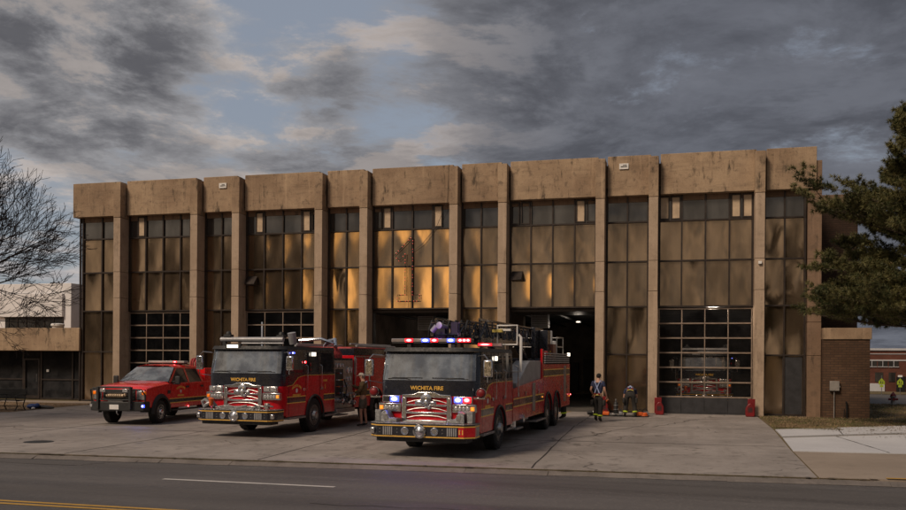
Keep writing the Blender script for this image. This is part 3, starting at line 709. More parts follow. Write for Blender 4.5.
# ------------------------------------------------------------------ far right, across the cross street
fb = thing('brick_building', 'red brick two storey building across the side street behind the pine', 'building')
MB().box(12.2, 30, 76.6, 92, -.1, 3.25).build('wall', M['brick_far'], fb, smooth=False)
MB().box(12.15, 30.1, 76.5, 92, 3.25, 3.42).box(12.18, 30, 76.55, 76.598, 2.42, 2.52).box(12.18, 30, 76.56, 76.598, 2.95, 3.0).build('stone_band', M['walk'], fb, smooth=False)
MB().box(12.18, 15.6, 76.5, 76.598, 0, .62).build('stone_base', M['walk'], fb, smooth=False)
for xa in (14.3, 15.1, 15.9, 17.4, 18.2, 20.4, 21.2): 
    wv_ = MB().box(xa, xa+.72, 76.57, 76.6, 1.98, 2.42).build('window', M['tglass'], fb)
    MB().box(xa-.02, xa+.74, 76.52, 76.569, 1.92, 1.97).box(xa+.34, xa+.38, 76.55, 76.569, 1.98, 2.42).build('sill', M['walk'], wv_)
for xa in (14.9, 15.9): MB().box(xa, xa+.6, 76.57, 76.6, .75, 1.5).build('window', M['tglass'], fb)
fw = thing('brick_screen_wall', 'red brick screen wall with dark gate recess in front of far brick building', 'wall')
MB().box(16.25, 30, 75.6, 75.9, -.05, 1.62).build('wall', M['brick_far'], fw, smooth=False)
MB().box(16.25, 16.9, 75.55, 75.598, 0, 1.2).build('gate', M['iron'], fw)
MB().lathe((18.2, 75.58, 1.2), (0, -1, 0), [(0, .22), (.02, .22), (.02, 0)], 20).build('round_sign', pm('pale_blue_sign', (.3, .45, .6), .5), fw)
MB().box(17.4, 18.3, 75.5, 75.58, 1.75, 2.05).build('name_board', M['white'], fw)
yg = pm('fluorescent_yellow', (.26, .33, .02), .5, emis=(.6, .8, .02), es=.03)
for k, (sx, sy, nm) in enumerate(((13.9, 69.2, 'fluorescent pentagon crossing sign beside the brick annex edge, small plaque below'), (15.2, 69.6, 'fluorescent pentagon crossing sign with white plate on top, nearer the pine trunk'))):
    s = thing('crossing_sign', nm, 'sign', (sx, sy, 0)); s.scale = (.68, .68, .78)
    MB().cyl((0, 0, -.05), (0, 0, 1.75), .03).build('post', M['steel'], s)
    MB().prism([(-.3, .9), (.3, .9), (.3, 1.2), (0, 1.5), (-.3, 1.2)], 'y', -.06, -.04).build('sign_face', yg, s)
    MB().box(-.17, .17, -.06, -.04, .66, .86).build('plaque', yg, s)
    MB().ball((-.08, -.065, 1.27), (.03, .01, .03), 6, 4).box(-.12, -.04, -.068, -.062, 1.0, 1.22).ball((.1, -.065, 1.2), (.026, .01, .026), 6, 4).box(.06, .13, -.068, -.062, .98, 1.15).build('walking_figures', M['bplast'], s)
    if k: MB().box(-.22, .22, -.06, -.04, 1.6, 1.78).build('street_plate', M['white'], s)
hy = thing('fire_hydrant', 'small fire hydrant with pale barrel and dark red bonnet on the verge', 'hydrant', (11.15, 52.6, 0))
MB().lathe((0, 0, -.03), (0, 0, 1), [(0, .2), (.05, .2), (.05, .13), (.42, .12), (.45, .17), (.5, .17)], 16).build('barrel', M['ltgrey'], hy)
MB().lathe((0, 0, .47), (0, 0, 1), [(0, .16), (.05, .15), (.14, .09), (.17, .04), (.22, .04), (.22, 0)], 16).cyl((-.24, 0, .3), (.24, 0, .3), .06).cyl((0, -.22, .3), (0, 0, .3), .08).build('bonnet', M['lens_red'], hy)
# ------------------------------------------------------------------ vehicles
def wheel(parent, c, r, wd, side, steer=0, dual=False, hub=.0, big=1.0):
    """c: centre of the outer face; side +1 = right"""
    w_ = bpy.data.objects.new('wheel', None); COL.objects.link(w_); w_.parent = parent; w_.location = c; w_.rotation_euler = (0, 0, steer)
    s = side
    prof = [(0, r*.60), (-.012, r*.66), (.012, r*.72), (.02, r*.80), (.008, r*.92), (-.02, r*.985), (-.05, r), (-wd+.05, r), (-wd+.01, r*.95), (-wd, r*.62)]
    MB().lathe((0, 0, 0), (s, 0, 0), prof, 36).build('tyre', M['tyre'], w_)
    b = MB()
    for k in range(40):      # tread blocks
        a = 2*PI*k/40; ca, sa = math.cos(a), math.sin(a); q = .05
        for x0, x1, off in ((-.02, -wd*.42, 0), (-wd*.5, -wd+.03, .5)):
            aa = a + off*2*PI/40; ca, sa = math.cos(aa), math.sin(aa)
            P = lambda x, rr, tt: (s*x, rr*ca - tt*sa, rr*sa + tt*ca)
            b.add([P(x0, r-.01, -q*r), P(x0, r-.01, q*r), P(x1, r-.01, q*r), P(x1, r-.01, -q*r), P(x0, r+.008, -q*r), P(x0, r+.008, q*r), P(x1, r+.008, q*r), P(x1, r+.008, -q*r)],
                [(0,1,2,3), (7,6,5,4), (0,4,5,1), (1,5,6,2), (2,6,7,3), (3,7,4,0)])
    b.build('tread', M['tyre'], w_, smooth=False)
    rm = MB().lathe((0, 0, 0), (s, 0, 0), [(0, r*.61), (-.01, r*.57), (-.05, r*.54), (-.06+hub, r*.40), (-.05+hub, r*.30), (-.01+hub, r*.26), (.03+hub, r*.22), (.04+hub, r*.14), (.04+hub, 0)], 30)
    for k in range(10):
        a = 2*PI*k/10; rm.cyl((s*(-.06+hub), r*.34*math.cos(a), r*.34*math.sin(a)), (s*(-.02+hub), r*.34*math.cos(a), r*.34*math.sin(a)), .016, n=6)
    ro = rm.build('rim', M['chrome'] if big > 1 else M['rim'], w_)
    hl = MB()
    for k in range(10):
        a = 2*PI*(k+.5)/10; hl.ball((s*(-.052+hub*.5), r*.475*math.cos(a), r*.475*math.sin(a)), (.012, .032, .032), 8, 5)
    hl.build('rim_hole', M['bplast'], w_)
    return w_

W = 1.23
def arch_side(y0, y1, z0, z1, arches, r):
    """side panel outline with wheel arches cut in the lower edge"""
    pts = [(y0, z1), (y0, z0)]
    for ya, za in arches:
        a0 = math.asin(max(-1, (z0-za)/r)); n = 14
        for k in range(n+1):
            a = PI - a0 - (PI - 2*a0)*k/n; pts.append((ya + r*math.cos(a), za + r*math.sin(a)))
    pts += [(y1, z0), (y1, z1)]
    return pts

def surf(zlev, ys_side, fr, f0, rake, R_, cells, th=None, off=0.0, mirror=True, z_ref=1.9, bow=.05, zin=None, tumble=0.0):
    """cab wrap: list of perimeter stations (right rear -> front -> left rear) by z levels; cells(iu, iz)->bool"""
    def st_(z):
        f = f0 + max(0, z - z_ref)*rake; Wz = W + off - max(0, z-z_ref)*tumble; r_ = R_; pts = []
        for y in ys_side: pts.append((Wz, y))
        for k in range(5):
            a = PI/2*k/4; pts.append((Wz - r_ + r_*math.cos(a), f - off + r_ - r_*math.sin(a)))
        for x in fr: pts.append((x, f - off - bow*(1-(x/W)**2)))
        m_ = [(-x, y) for x, y in pts[::-1]]
        return pts + m_
    rows = [[(x, y, z) for x, y in st_(z)] for z in zlev]
    n = len(rows[0]); b = MB(); b.v = [v for r_ in rows for v in r_]
    for iz in range(len(zlev)-1):
        for iu in range(n-1):
            if cells(iu, iz): b.f.append((iz*n+iu, (iz+1)*n+iu, (iz+1)*n+iu+1, iz*n+iu+1))
    used = sorted({i for f in b.f for i in f}); mp = {o_: k_ for k_, o_ in enumerate(used)}
    b.v = [b.v[i] for i in used]; b.f = [tuple(mp[i] for i in f) for f in b.f]
    return b, n
YS = [4.32, 4.16, 3.28, 3.08, 2.24, 2.04, 1.12, .95]
FR = [.85, .5, .15]
def make_cab(root, nm, zs=1.0):
    f0 = .58; R_ = .26
    cab = bpy.data.objects.new('cab', None); COL.objects.link(cab); cab.parent = root; cab.scale = (1, 1, zs)
    # per side: 8 side stations (0-7), corner 8-12, front 13-15 | mirrored 16-31
    N = 32; mid = N//2
    def sym(iu): return iu if iu < mid else N-2-iu      # cell symmetric index (cells 0..30, centre cell 15)
    side_win = {0: False}
    def upper(iu, iz):
        s_ = sym(iu)
        if iz == 1:
            if s_ in (1, 3, 5): return False             # side windows
            if s_ >= 10: return False                    # windshield
        return True
    zu = [1.50, 1.90, 2.52, 2.60]
    b, n = surf(zu, YS, FR, f0, .22, R_, upper, tumble=.04)
    b.build('upper_shell', M['black'], cab, angle=40)
    g, n = surf([1.885, 2.53], YS, FR, f0, .22, R_, lambda iu, iz: sym(iu) >= 10, off=.004, tumble=.04)
    g.build('windshield', M['windshield'], cab, angle=50)
    # rubber surround
    for s in (1, -1):
        for ya, yb in ((4.16, 3.28), (3.08, 2.24), (2.04, 1.12)):
            x = s*(W-.004); x2 = s*(W-.028)
            MB().quad((x, yb-.01, 1.885), (x, ya+.01, 1.885), (x2, ya+.01, 2.53), (x2, yb-.01, 2.53)).build('side_window', M['sideglass'], cab)
    b, n = surf([2.60, 2.66, 2.70], YS, FR, f0+.02, .4, R_+.06, lambda a, b_: True, tumble=.5, z_ref=2.60)
    b.f.append(tuple(range(2*n, 3*n))[::-1]); b.build('roof', M['bplast'], cab, angle=40)
    # lower front, red, wraps the corners
    b, n = surf([.62, 1.50], YS, FR, f0, 0, R_, lambda iu, iz: sym(iu) >= 7)
    b.build('front_panel', M['red'], cab, angle=40)
    # side lower panels with wheel arch and upward sweep of red at the front
    for s in (1, -1):
        pts = arch_side(.84, 4.32, .58, 1.5, [(2.8, .53)], .62)
        lo, hi = (W-.05, W+.001) if s > 0 else (-W-.001, -W+.05)
        MB().prism(pts, 'x', lo, hi).build('side_panel', M['red'], cab, angle=30)
        sw = [(1.02, 1.49), (1.25, 1.52), (1.62, 1.74), (2.05, 1.80), (4.325, 1.80), (4.325, 1.49)]
        lo, hi = (W-.02, W+.004) if s > 0 else (-W-.004, -W+.02)
        MB().prism(sw, 'x', lo, hi).build('side_panel', M['red'], cab, angle=30)
        X = s*(W+.006)
        gl = MB().tube([(X, .9, 1.5), (X, 1.25, 1.53), (X, 1.62, 1.75), (X, 2.05, 1.81), (X, 4.32, 1.81)], .008, 4)
        gl.build('pinstripe', M['gold'], cab)
        # black band with gold edges between arch and cab ends
        for ya, yb in ((.9, 2.13), (3.47, 4.31)):
            st_ = MB().box(s*(W+.002), s*(W+.006), ya, yb, 1.0, 1.16).build('stripe', M['black'], cab, smooth=False)
            MB().box(s*(W+.002), s*(W+.008), ya, yb, .975, 1.0).box(s*(W+.002), s*(W+.008), ya, yb, 1.16, 1.185).build('pinstripe', M['gold'], st_, smooth=False)
        ar = MB(); n_ = 18; pts = []
        for k in range(n_+1):
            a = R(-8) + (PI+R(16))*k/n_; pts.append((s*(W+.012), 2.8+.64*math.cos(a), .53+.64*math.sin(a)))
        ar.tube(pts, .035, 8); ar.build('fender_trim', M['bplast'], cab)
        well = MB(); v = []
        for k in range(n_+1):
            a = PI*k/n_; v += [(s*(W-.03), 2.8+.60*math.cos(a), .53+.60*math.sin(a)), (s*(W-.55), 2.8+.60*math.cos(a), .53+.60*math.sin(a))]
        well.add(v, [(2*k, 2*k+2, 2*k+3, 2*k+1) for k in range(n_)]); well.build('wheel_well', M['bplast'], cab)
        # doors: cut lines, handles, chrome grab rails, step
        dl = MB()
        for yy, za in ((1.0, .62), (2.14, 1.15), (3.18, 1.15), (4.22, .62)): dl.box(s*(W+.0085), s*(W+.0105), yy-.006, yy+.006, za, 2.56)
        dl.build('door_gap', M['bplast'], cab, smooth=False)
        hd = MB()
        for yy in (2.02, 3.32): MB().box(s*(W+.01), s*(W+.05), yy-.11, yy+.02, 1.34, 1.42).build('door_handle', M['chrome'], cab, bevel=.01)
        gr = MB()
        for yy in (2.14, 3.18): MB().tube([(s*(W+.01), yy, 1.35), (s*(W+.07), yy, 1.38), (s*(W+.07), yy, 2.1), (s*(W+.01), yy, 2.13)], .014, 6).build('grab_rail', M['chrome'], cab)
        MB().box(s*(W-.25), s*(W+.06), .95, 2.05, .50, .56).build('step', M['dplate'], cab, bevel=.008); MB().box(s*(W-.25), s*(W+.04), 3.5, 4.3, .44, .50).build('step', M['dplate'], cab, bevel=.008)
        # mirrors
        mr = MB().tube([(s*(W-.05), .78, 2.5), (s*(W+.16), .58, 2.52), (s*(W+.24), .55, 2.42), (s*(W+.24), .55, 1.86), (s*(W+.02), .8, 1.8)], .016, 6)
        mo = mr.build('mirror_arm', M['chrome'], cab)
        MB().box(s*(W+.14), s*(W+.36), .52, .62, 1.98, 2.40).build('mirror', M['chrome'], cab, bevel=.03)
        MB().cyl((s*(W-.2), .45, 1.66), (s*(W-.2), .46, 1.66), .01).build('washer', M['bplast'], cab)
        # wipers
        MB().tube([(s*.08+.25*s, f0-.03, 1.87), (s*.55, f0-.045, 1.93), (s*1.0, f0-.0, 1.92)], .012, 5).tube([(s*.12, f0-.06, 1.95), (s*.9, f0-.035, 1.945)], .009, 4).build('wiper', M['bplast'], cab)
    # dash, seats, wheel inside
    MB().box(-1.1, 1.1, .85, 1.25, 1.5, 1.92).box(-1.12, 1.12, .9, 4.2, .7, .76).build('dashboard', M['seat'], cab, bevel=.03)
    for sx in (-.72, .72): MB().box(sx-.26, sx+.26, 1.7, 1.88, 1.2, 2.12).box(sx-.26, sx+.26, 1.3, 1.8, 1.2, 1.34).box(sx-.14, sx+.14, 1.7, 1.84, 2.12, 2.34).build('seat', M['seat'], cab, bevel=.05)
    for sx in (-.6, 0, .6): MB().box(sx-.22, sx+.22, 3.9, 4.1, 1.2, 2.2).build('seat', M['seat'], cab, bevel=.05)
    MB().torus((-.72, 1.28, 1.86), (0, -.75, .65), .22, .018, 20, 6).build('steering_wheel', M['bplast'], cab)
    MB().box(.05, .4, 1.2, 1.26, 1.92, 2.12).build('tablet', M['bplast'], cab)
    MB().box(-1.2, 1.2, 4.28, 4.32, .6, 2.6).build('rear_bulkhead', M['black'], cab)
    # clearance lamps on the brow
    for x in (-1.0, -.42, -.16, .16, .42, 1.0): MB().box(x-.035, x+.035, f0+.10, f0+.16, 2.635, 2.665).build('clearance_lamp', M['e_amber2'], cab, bevel=.006)
    MB().box(-.9, .9, f0+.10, f0+.13, 2.565, 2.575).build('brow_seam', M['bplast'], cab)
    text(nm, .135, (0, f0-.062, 1.69), FRONT, M['gold'], cab, bold=.004, xs=.95)
    # grille
    yg_ = f0 - .07
    gr = MB(); gr.box(-.52, .52, yg_+.03, yg_+.05, .9, 1.48); gr.build('grille_mesh', pm('grille_dark_red', (.018, .003, .004), .4, bump=1, bs=90) if 'grille_dark_red' not in bpy.data.materials else bpy.data.materials['grille_dark_red'], cab)
    fr = MB()
    fr.prism([(-.62, .84), (-.5, .84), (-.5, 1.46), (-.62, 1.46)], 'y', yg_-.03, yg_+.05).prism([(.5, .84), (.62, .84), (.62, 1.46), (.5, 1.46)], 'y', yg_-.03, yg_+.05)
    fr.prism([(-.62, 1.46), (-.5, 1.46), (.5, 1.46), (.62, 1.46), (.60, 1.53), (.34, 1.54), (.2, 1.60), (-.2, 1.60), (-.34, 1.54), (-.60, 1.53)], 'y', yg_-.04, yg_+.05)
    for z in (1.27, 1.08): fr.prism([(-.5, z-.028), (.5, z-.028), (.5, z+.028), (-.5, z+.028)], 'y', yg_-.035, yg_+.03)
    fr.prism([(-.5, .84), (.5, .84), (.5, .91), (-.5, .91)], 'y', yg_-.03, yg_+.04)
    go = fr.build('grille', M['chrome'], cab, bevel=.012)
    sl_ = MB()
    for za, zb in ((.93, 1.05), (1.11, 1.24), (1.31, 1.44)):   # swooping chrome slats between the bars
        sl_.tube([(-.49, yg_, za+.02), (-.3, yg_-.004, za*.5+zb*.5+.01), (-.12, yg_-.006, zb-.035), (.12, yg_-.006, zb-.035), (.3, yg_-.004, za*.5+zb*.5+.01), (.49, yg_, za+.02)], .011, 5)
    sl_.build('slat', M['steel'], go)
    em = MB()                                                      # winged shield casting in the middle of the grille
    em.lathe((0, yg_-.04, 1.43), (0, -1, 0), [(0, .13), (.02, .13), (.035, .10), (.035, 0)], 16)
    em.ball((-.17, yg_-.055, 1.33), (.11, .03, .06), 10, 6).ball((.17, yg_-.05, 1.33), (.09, .03, .05), 10, 6).ball((0, yg_-.06, 1.31), (.07, .03, .11), 10, 6).ball((.07, yg_-.05, 1.22), (.05, .025, .05), 8, 5)
    em.build('emblem', M['chrome'], go)
    return cab

def head_units(root, cab, lit):
    f0 = .58
    for s in (1, -1):
        fr = MB().box(s*.66, s*1.12, f0-.075, f0+.02, 1.33, 1.50).box(s*.64, s*1.20, f0-.09, f0+.06, 1.10, 1.31)
        h = fr.build('headlight_bezel', M['chrome'], cab, bevel=.012)
        l = MB()
        for k in range(4): l.lathe((s*(.70+.095*k+.03), f0-.091, 1.205), (0, -1, 0), [(0, .044), (.006, .044), (.012, .03), (.014, 0)], 14)
        l.build('lens', M['lens_clear'], h)
        MB().box(s*1.08, s*1.18, f0-.105, f0-.08, 1.15, 1.25).build('turn_signal', M['e_amber'] if lit or s > 0 else M['e_amber2'], h, bevel=.012)
        if lit:
            inner, outer = (M['e_blue'], M['e_red'] if s > 0 else M['bplast'])
            if s < 0: MB().box(-.70, -.91, f0-.10, f0-.07, 1.345, 1.485).build('warning_light', M['e_blue'], h, bevel=.012); MB().box(-.93, -1.09, f0-.095, f0-.07, 1.355, 1.475).build('warning_light', M['bplast'], h, bevel=.012)
            else: MB().box(.68, .87, f0-.10, f0-.07, 1.345, 1.485).build('warning_light', M['e_blue'], h, bevel=.012); MB().box(.89, 1.09, f0-.10, f0-.07, 1.345, 1.485).build('warning_light', M['e_red'], h, bevel=.012)
        else:
            MB().box(s*.69, s*.87, f0-.095, f0-.07, 1.355, 1.475).box(s*.90, s*1.09, f0-.095, f0-.07, 1.355, 1.475).build('warning_light', M['lens_clear'], h, bevel=.012)
def make_bumper(root, red_ends=None, cover=True):
    P = [(-1.06, 0), (1.06, 0), (1.27, .2), (1.27, .62), (-1.27, .62), (-1.27, .2)]
    b = MB().prism(P, 'z', .47, .80); bo = b.build('bumper', M['black'], root, bevel=.012)
    def off(e): return [(-1.06-e*.4, -e), (1.06+e*.4, -e), (1.27+e, .2-e*.4), (1.27+e, .62), (-1.27-e, .62), (-1.27-e, .2-e*.4)]
    g = MB().prism(off(.006), 'z', .495, .52).prism(off(.006), 'z', .745, .77); g.build('pinstripe', M['gold'], bo)
    MB().prism(off(.012), 'z', .80, .822).build('deck', M['dplate'], bo, bevel=.004)
    MB().box(-1.1, 1.1, .1, .6, .38, .47).build('frame_rail', M['bplast'], bo)
    sr = MB().lathe((0, .0, .635), (0, -1, 0), [(0, .155), (.03, .16), (.05, .15), (.055, .12), (.03, .115), (.06, .05), (.075, 0)], 28); sr.build('siren', M['chrome'], bo)
    for s in (1, -1):
        MB().lathe((s*.36, 0, .635), (0, -1, 0), [(0, .095), (.02, .095), (.03, .08), (.02, .07), (.01, .06), (.01, 0)], 22).build('horn', M['chrome'], bo)
        sp_ = MB()
        for k in range(5): sp_.box(s*.78+(-.12+k*.05), s*.78+(-.12+k*.05)+.03, -.02, -.002, .54, .73)
        sp_.build('speaker_grille', M['ltgrey'], bo)
        [MB().cyl((s*bx, -.012, bz), (s*bx, .01, bz), .012).build('bolt', M['chrome'], bo) for bx in (.55, .98) for bz in (.6, .68)]
        if red_ends and s > 0:
            MB().prism([(s*.93, -.008), (s*1.062, -.008), (s*1.277, .198), (s*1.277, .3), (s*1.2, .3), (s*.93, .1)], 'z', .525, .74).build('end_panel', M['red'], bo)
            text(red_ends, .15, (s*.995, -.012, .63), FRONT, M['gold'], bo, bold=.004)
        else:
            MB().box(s*1.13, s*1.24, .03, .12, .56, .70).build('corner_lamp', M['chrome'], bo, bevel=.02)
        MB().box(s*.95, s*.62, .25, .5, .38, .42).build('tow_eye', M['bplast'], bo)
    return bo

def side_text(cab, l1, l2, s, y):
    rot = SIDE_R if s > 0 else SIDE_L
    text('WICHITA FIRE', .105, (s*(W+.008), y, 1.50), rot, M['gold'], cab, arc=.55, bold=.002)
    text('DEPARTMENT', .085, (s*(W+.008), y, 1.215), rot, M['gold'], cab, bold=.002)
    MB().lathe((s*(W+.004), y, 1.355), (s, 0, 0), [(0, .07), (.006, .07), (.007, 0)], 8).build('door_badge', M['white'], cab)
    if l1: text(l1, .085, (s*(W+.008), y+2.05, 1.62), rot, M['gold'], cab, bold=.002); text(l2, .2, (s*(W+.008), y+2.05, 1.42), rot, M['gold'], cab, bold=.004)

def make_engine(loc, rz, label):
    root = thing('fire_engine', label, 'fire engine', loc, rz, 'fire engines of the station')
    cab = make_cab(root, 'WICHITA FIRE', .985); head_units(root, cab, False); bo = make_bumper(root)
    for s in (1, -1): side_text(cab, 'ENGINE', '1', s, 1.52)
    for y in (2.8, 8.2):
        for s in (1, -1): wheel(root, (s*(W-.015), y, .53), .53, .3 if y < 5 else .56, s, hub=.05 if y < 5 else -.02)
    MB().cyl((-1.0, 2.8, .5), (1.0, 2.8, .5), .07).cyl((-1, 8.2, .5), (1, 8.2, .5), .09).box(-.45, -.35, .8, 10, .5, .75).box(.35, .45, .8, 10, .5, .75).box(-.4, .4, 1.3, 2.6, .45, .9).build('chassis', M['bplast'], root)
    # deck clutter: preconnected hose with orange nozzle, hydraulic tool, pipework
    b = MB()
    b.tube([(-1.15, .3, .86), (-1.0, .2, .95), (-.85, .25, 1.02), (-.78, .32, .9), (-.9, .4, .86)], .05, 8).tube([(-1.2, .35, .9), (-1.22, .3, 1.02), (-1.1, .26, 1.08), (-1.0, .28, 1.0)], .045, 8)
    b.build('hose', M['ltgrey'], bo)
    MB().lathe((-.86, .18, .9), (.1, -.1, 1), [(0, .05), (.1, .06), (.22, .085), (.24, .04)], 14).build('nozzle', M['orange'], bo)
    b = MB().tube([(.45, .3, .88), (.6, .22, .93), (.8, .28, .9), (.95, .2, .95), (1.1, .3, .9)], .03, 7).tube([(.1, .3, .87), (.4, .2, .9), (.7, .3, .86)], .024, 7).box(.86, .98, .2, .34, .84, 1.0).box(.6, .72, .22, .36, .84, .95)
    b.build('hydraulic_tool', M['steel'], bo, bevel=.012)
    MB().box(-.6, .6, .05, .16, .83, .87).tube([(-.65, .12, .87), (-.3, .1, .92), (.0, .14, .88), (.35, .1, .93)], .026, 7).build('deck_tray', M['dplate'], bo)
    # roof: floodlamp, suction pipe across, domes
    fl = MB().box(-.62, -.12, .56, .66, 2.61, 2.76).build('floodlamp_housing', M['bplast'], cab, bevel=.01)
    MB().box(-.56, -.20, .545, .558, 2.64, 2.73).build('floodlamp_lens', M['e_white'], fl)
    b = MB().cyl((-1.02, 1.0, 2.9), (1.05, 1.0, 2.9), .075).cyl((-.3, .95, 2.78), (1.08, .95, 2.78), .03).build('roof_pipe', M['ltgrey'], cab)
    MB().box(-.95, -.85, .95, 1.05, 2.7, 2.85).box(.9, 1.0, .95, 1.05, 2.7, 2.85).box(.5, .6, .95, 1.05, 2.7, 2.85).build('bracket', M['bplast'], b)
    for x, y, h in ((-.8, 1.05, 3.02), (.93, 1.1, 3.0)): MB().box(x-.12, x+.12, y-.1, y+.1, h-.06, h+.03).lathe((x, y, h+.03), (0, 0, 1), [(0, .09), (.06, .08), (.1, .04), (.1, 0)], 12).build('roof_camera', M['bplast'], cab, bevel=.01)
    MB().cyl((1.02, 1.7, 2.78), (1.0, 1.62, 3.12), .11, .13).build('air_intake', M['ltgrey'], cab)
    # side lamps by the doors
    for s in (1, -1):
        MB().box(s*(W-.01), s*(W+.05), 2.56, 2.78, 2.41, 2.53).build('scene_lamp', M['e_white'] if s > 0 else M['lens_clear'], cab, bevel=.01)
    MB().ball((W+.03, 1.25, 2.50), (.03, .08, .03), 8, 5).build('marker_lamp', M['e_blue'], cab)
    MB().ball((W+.03, 2.06, 2.22), (.02, .055, .045), 8, 5).build('marker_lamp', M['e_red'], cab)
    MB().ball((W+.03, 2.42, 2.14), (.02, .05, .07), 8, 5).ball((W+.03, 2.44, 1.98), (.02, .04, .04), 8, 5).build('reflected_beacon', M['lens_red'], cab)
    # pump panel
    y0, y1 = 4.4, 6.0
    pmp = MB().box(-W+.05, W-.05, y0, y1, .62, 2.25).build('pump_panel', M['steel'], root, bevel=.01)
    MB().box(-W+.1, W-.1, y0-.06, y0, .6, 2.4).box(-W+.05, W-.05, y0, y1, 2.25, 2.32).build('pump_house', M['black'], pmp)
    for s in (1, -1):
        X = s*(W-.05); gg = MB(); gb = MB(); dk = MB()
        dk.box(X, X+s*.006, y0+.1, y0+.75, 1.05, 1.95).build('valve_board', M['bplast'], pmp)
        for yy, zz, rr in ((y0+1.15, 1.92, .12), (y0+1.42, 1.92, .1), (y0+1.12, 1.62, .08), (y0+1.34, 1.62, .08), (y0+1.12, 1.42, .07), (y0+1.32, 1.42, .07), (y0+.2, 2.08, .08), (y0+.45, 2.08, .08), (y0+.7, 2.08, .07)):
            MB().lathe((X, yy, zz), (s, 0, 0), [(0, rr), (.03, rr), (.035, rr*.85), (.02, rr*.82)], 18).build('gauge', M['chrome'], pmp); MB().lathe((X+s*.01, yy, zz), (s, 0, 0), [(0, rr*.82), (.012, rr*.82), (.012, 0)], 18).build('dial', M['gauge'], pmp)
        cols = [M['lens_red'], M['strap'], M['white'], M['hose_y'], M['orange'], M['chrome']]
        for k in range(14):
            yy = y0+.16+(k % 4)*.16; zz = 1.15+(k//4)*.22
            MB().cyl((X, yy, zz), (X+s*.09, yy, zz), .012, n=6).box(X+s*.09, X+s*.12, yy-.035, yy+.035, zz-.02, zz+.02).build('valve_handle', cols[k % 6], pmp, bevel=.005)
        for yy, zz, rr in ((y0+.95, .95, .15), (y0+.4, .9, .085), (y0+1.38, 1.05, .085), (y0+1.38, .8, .075)):
            io = MB().lathe((X, yy, zz), (s, 0, 0), [(0, rr), (.1, rr), (.11, rr*1.12), (.17, rr*1.12), (.18, rr*.7), (.22, rr*.3), (.22, 0)], 20)
            for q in range(3):
                a = 2*PI*q/3 + .4; io.cyl((X+s*.14, yy+rr*math.cos(a), zz+rr*math.sin(a)), (X+s*.14, yy+rr*1.45*math.cos(a), zz+rr*1.45*math.sin(a)), .014, n=6)
            io.build('hose_outlet', M['chrome'], pmp)
        MB().tube([(X+s*.1, y0+.35, 1.3), (X+s*.16, y0+.3, 1.0), (X+s*.12, y0+.55, .78), (X+s*.05, y0+.75, 1.1)], .03, 7).tube([(X+s*.1, y0+.6, 1.6), (X+s*.14, y0+.75, 1.3), (X+s*.1, y0+.7, 1.0)], .024, 7).build('coiled_hose', M['bplast'], pmp)
        MB().box(s*(W-.2), s*(W+.12), y0+.05, y0+.8, .40, .44).build('step', M['dplate'], root); MB().box(s*(W-.35), s*(W+.05), y0+.02, y1-.02, .48, .62).build('running_board', M['dplate'], root, bevel=.01)
    # crosslays and plumbing on top
    b = MB()
    for k in range(5):
        b.tube([(-1.05, 4.55+k*.13, 2.36), (-1.05, 4.55+k*.13, 2.62), (1.02, 4.55+k*.13, 2.62+.03*(k % 2)), (1.14, 4.55+k*.13, 2.45), (1.13, 4.55+k*.13, 2.15)], .045, 7)
    b.build('crosslay_hose', M['hose'], root)
    MB().tube([(.4, 5.4, 2.3), (.4, 5.4, 2.75), (.6, 5.3, 2.92), (.95, 5.0, 2.94), (1.1, 4.7, 2.7)], .07, 9).tube([(-.2, 4.6, 2.9), (.6, 4.6, 2.96), (1.0, 4.75, 2.8)], .05, 8).build('deluge_pipe', M['chrome'], root)
    # body with compartments
    yb0, yb1 = 6.05, 10.5
    MB().box(-W+.03, W-.03, yb0, yb1, 1.2, 2.42).build('body', M['red'], root, bevel=.015)
    MB().box(-W+.03, W-.03, yb0, yb1, 2.425, 2.66).build('hosebed_wall', M['black'], root, bevel=.01)
    MB().box(-W+.2, W-.2, yb0+.2, yb1-.1, 2.5, 2.72).build('hose_bed_load', M['hose'], root, bevel=.05)
    for s in (1, -1):
        pts = arch_side(yb0, yb1, .6, 1.75, [(8.2, .53)], .64)
        lo, hi = (W-.05, W) if s > 0 else (-W, -W+.05)
        MB().prism(pts, 'x', lo, hi).build('side_panel', M['red'], root, angle=30)
        rd = MB()
        for ya, yb_ in ((6.12, 6.95), (7.02, 7.5)):
            n_ = 22
            for k in range(n_):
                za = 1.25+(2.32-1.25)*k/n_; rd.box(s*(W-.03), s*(W-.012), ya, yb_, za+.004, za+(1.07/n_)-.004)
        rd.build('shutter_door', M['red'], root, smooth=False)
        cr = MB()
        for yy in (6.085, 6.985, 7.53): cr.box(s*(W-.03), s*(W+.012), yy-.02, yy+.02, 1.2, 2.36)
        cr.box(s*(W-.03), s*(W+.012), 6.1, 10.4, 2.36, 2.4); cr.build('door_frame', M['steel'], root)
        sb, sg = MB(), MB()
        for ya, yb_ in ((yb0, 7.52), (8.88, yb1)):
            sb.box(s*(W+.002), s*(W+.006), ya, yb_, 1.0, 1.16); sg.box(s*(W+.002), s*(W+.008), ya, yb_, .975, 1.0); sg.box(s*(W+.002), s*(W+.008), ya, yb_, 1.16, 1.185)
        sb.build('stripe', M['black'], root, smooth=False); sg.build('pinstripe', M['gold'], root, smooth=False)
        ar = []
        for k in range(19):
            a = R(-8) + (PI+R(16))*k/18; ar.append((s*(W+.012), 8.2+.66*math.cos(a), .53+.66*math.sin(a)))
        MB().tube(ar, .035, 8).build('fender_trim', M['bplast'], root)
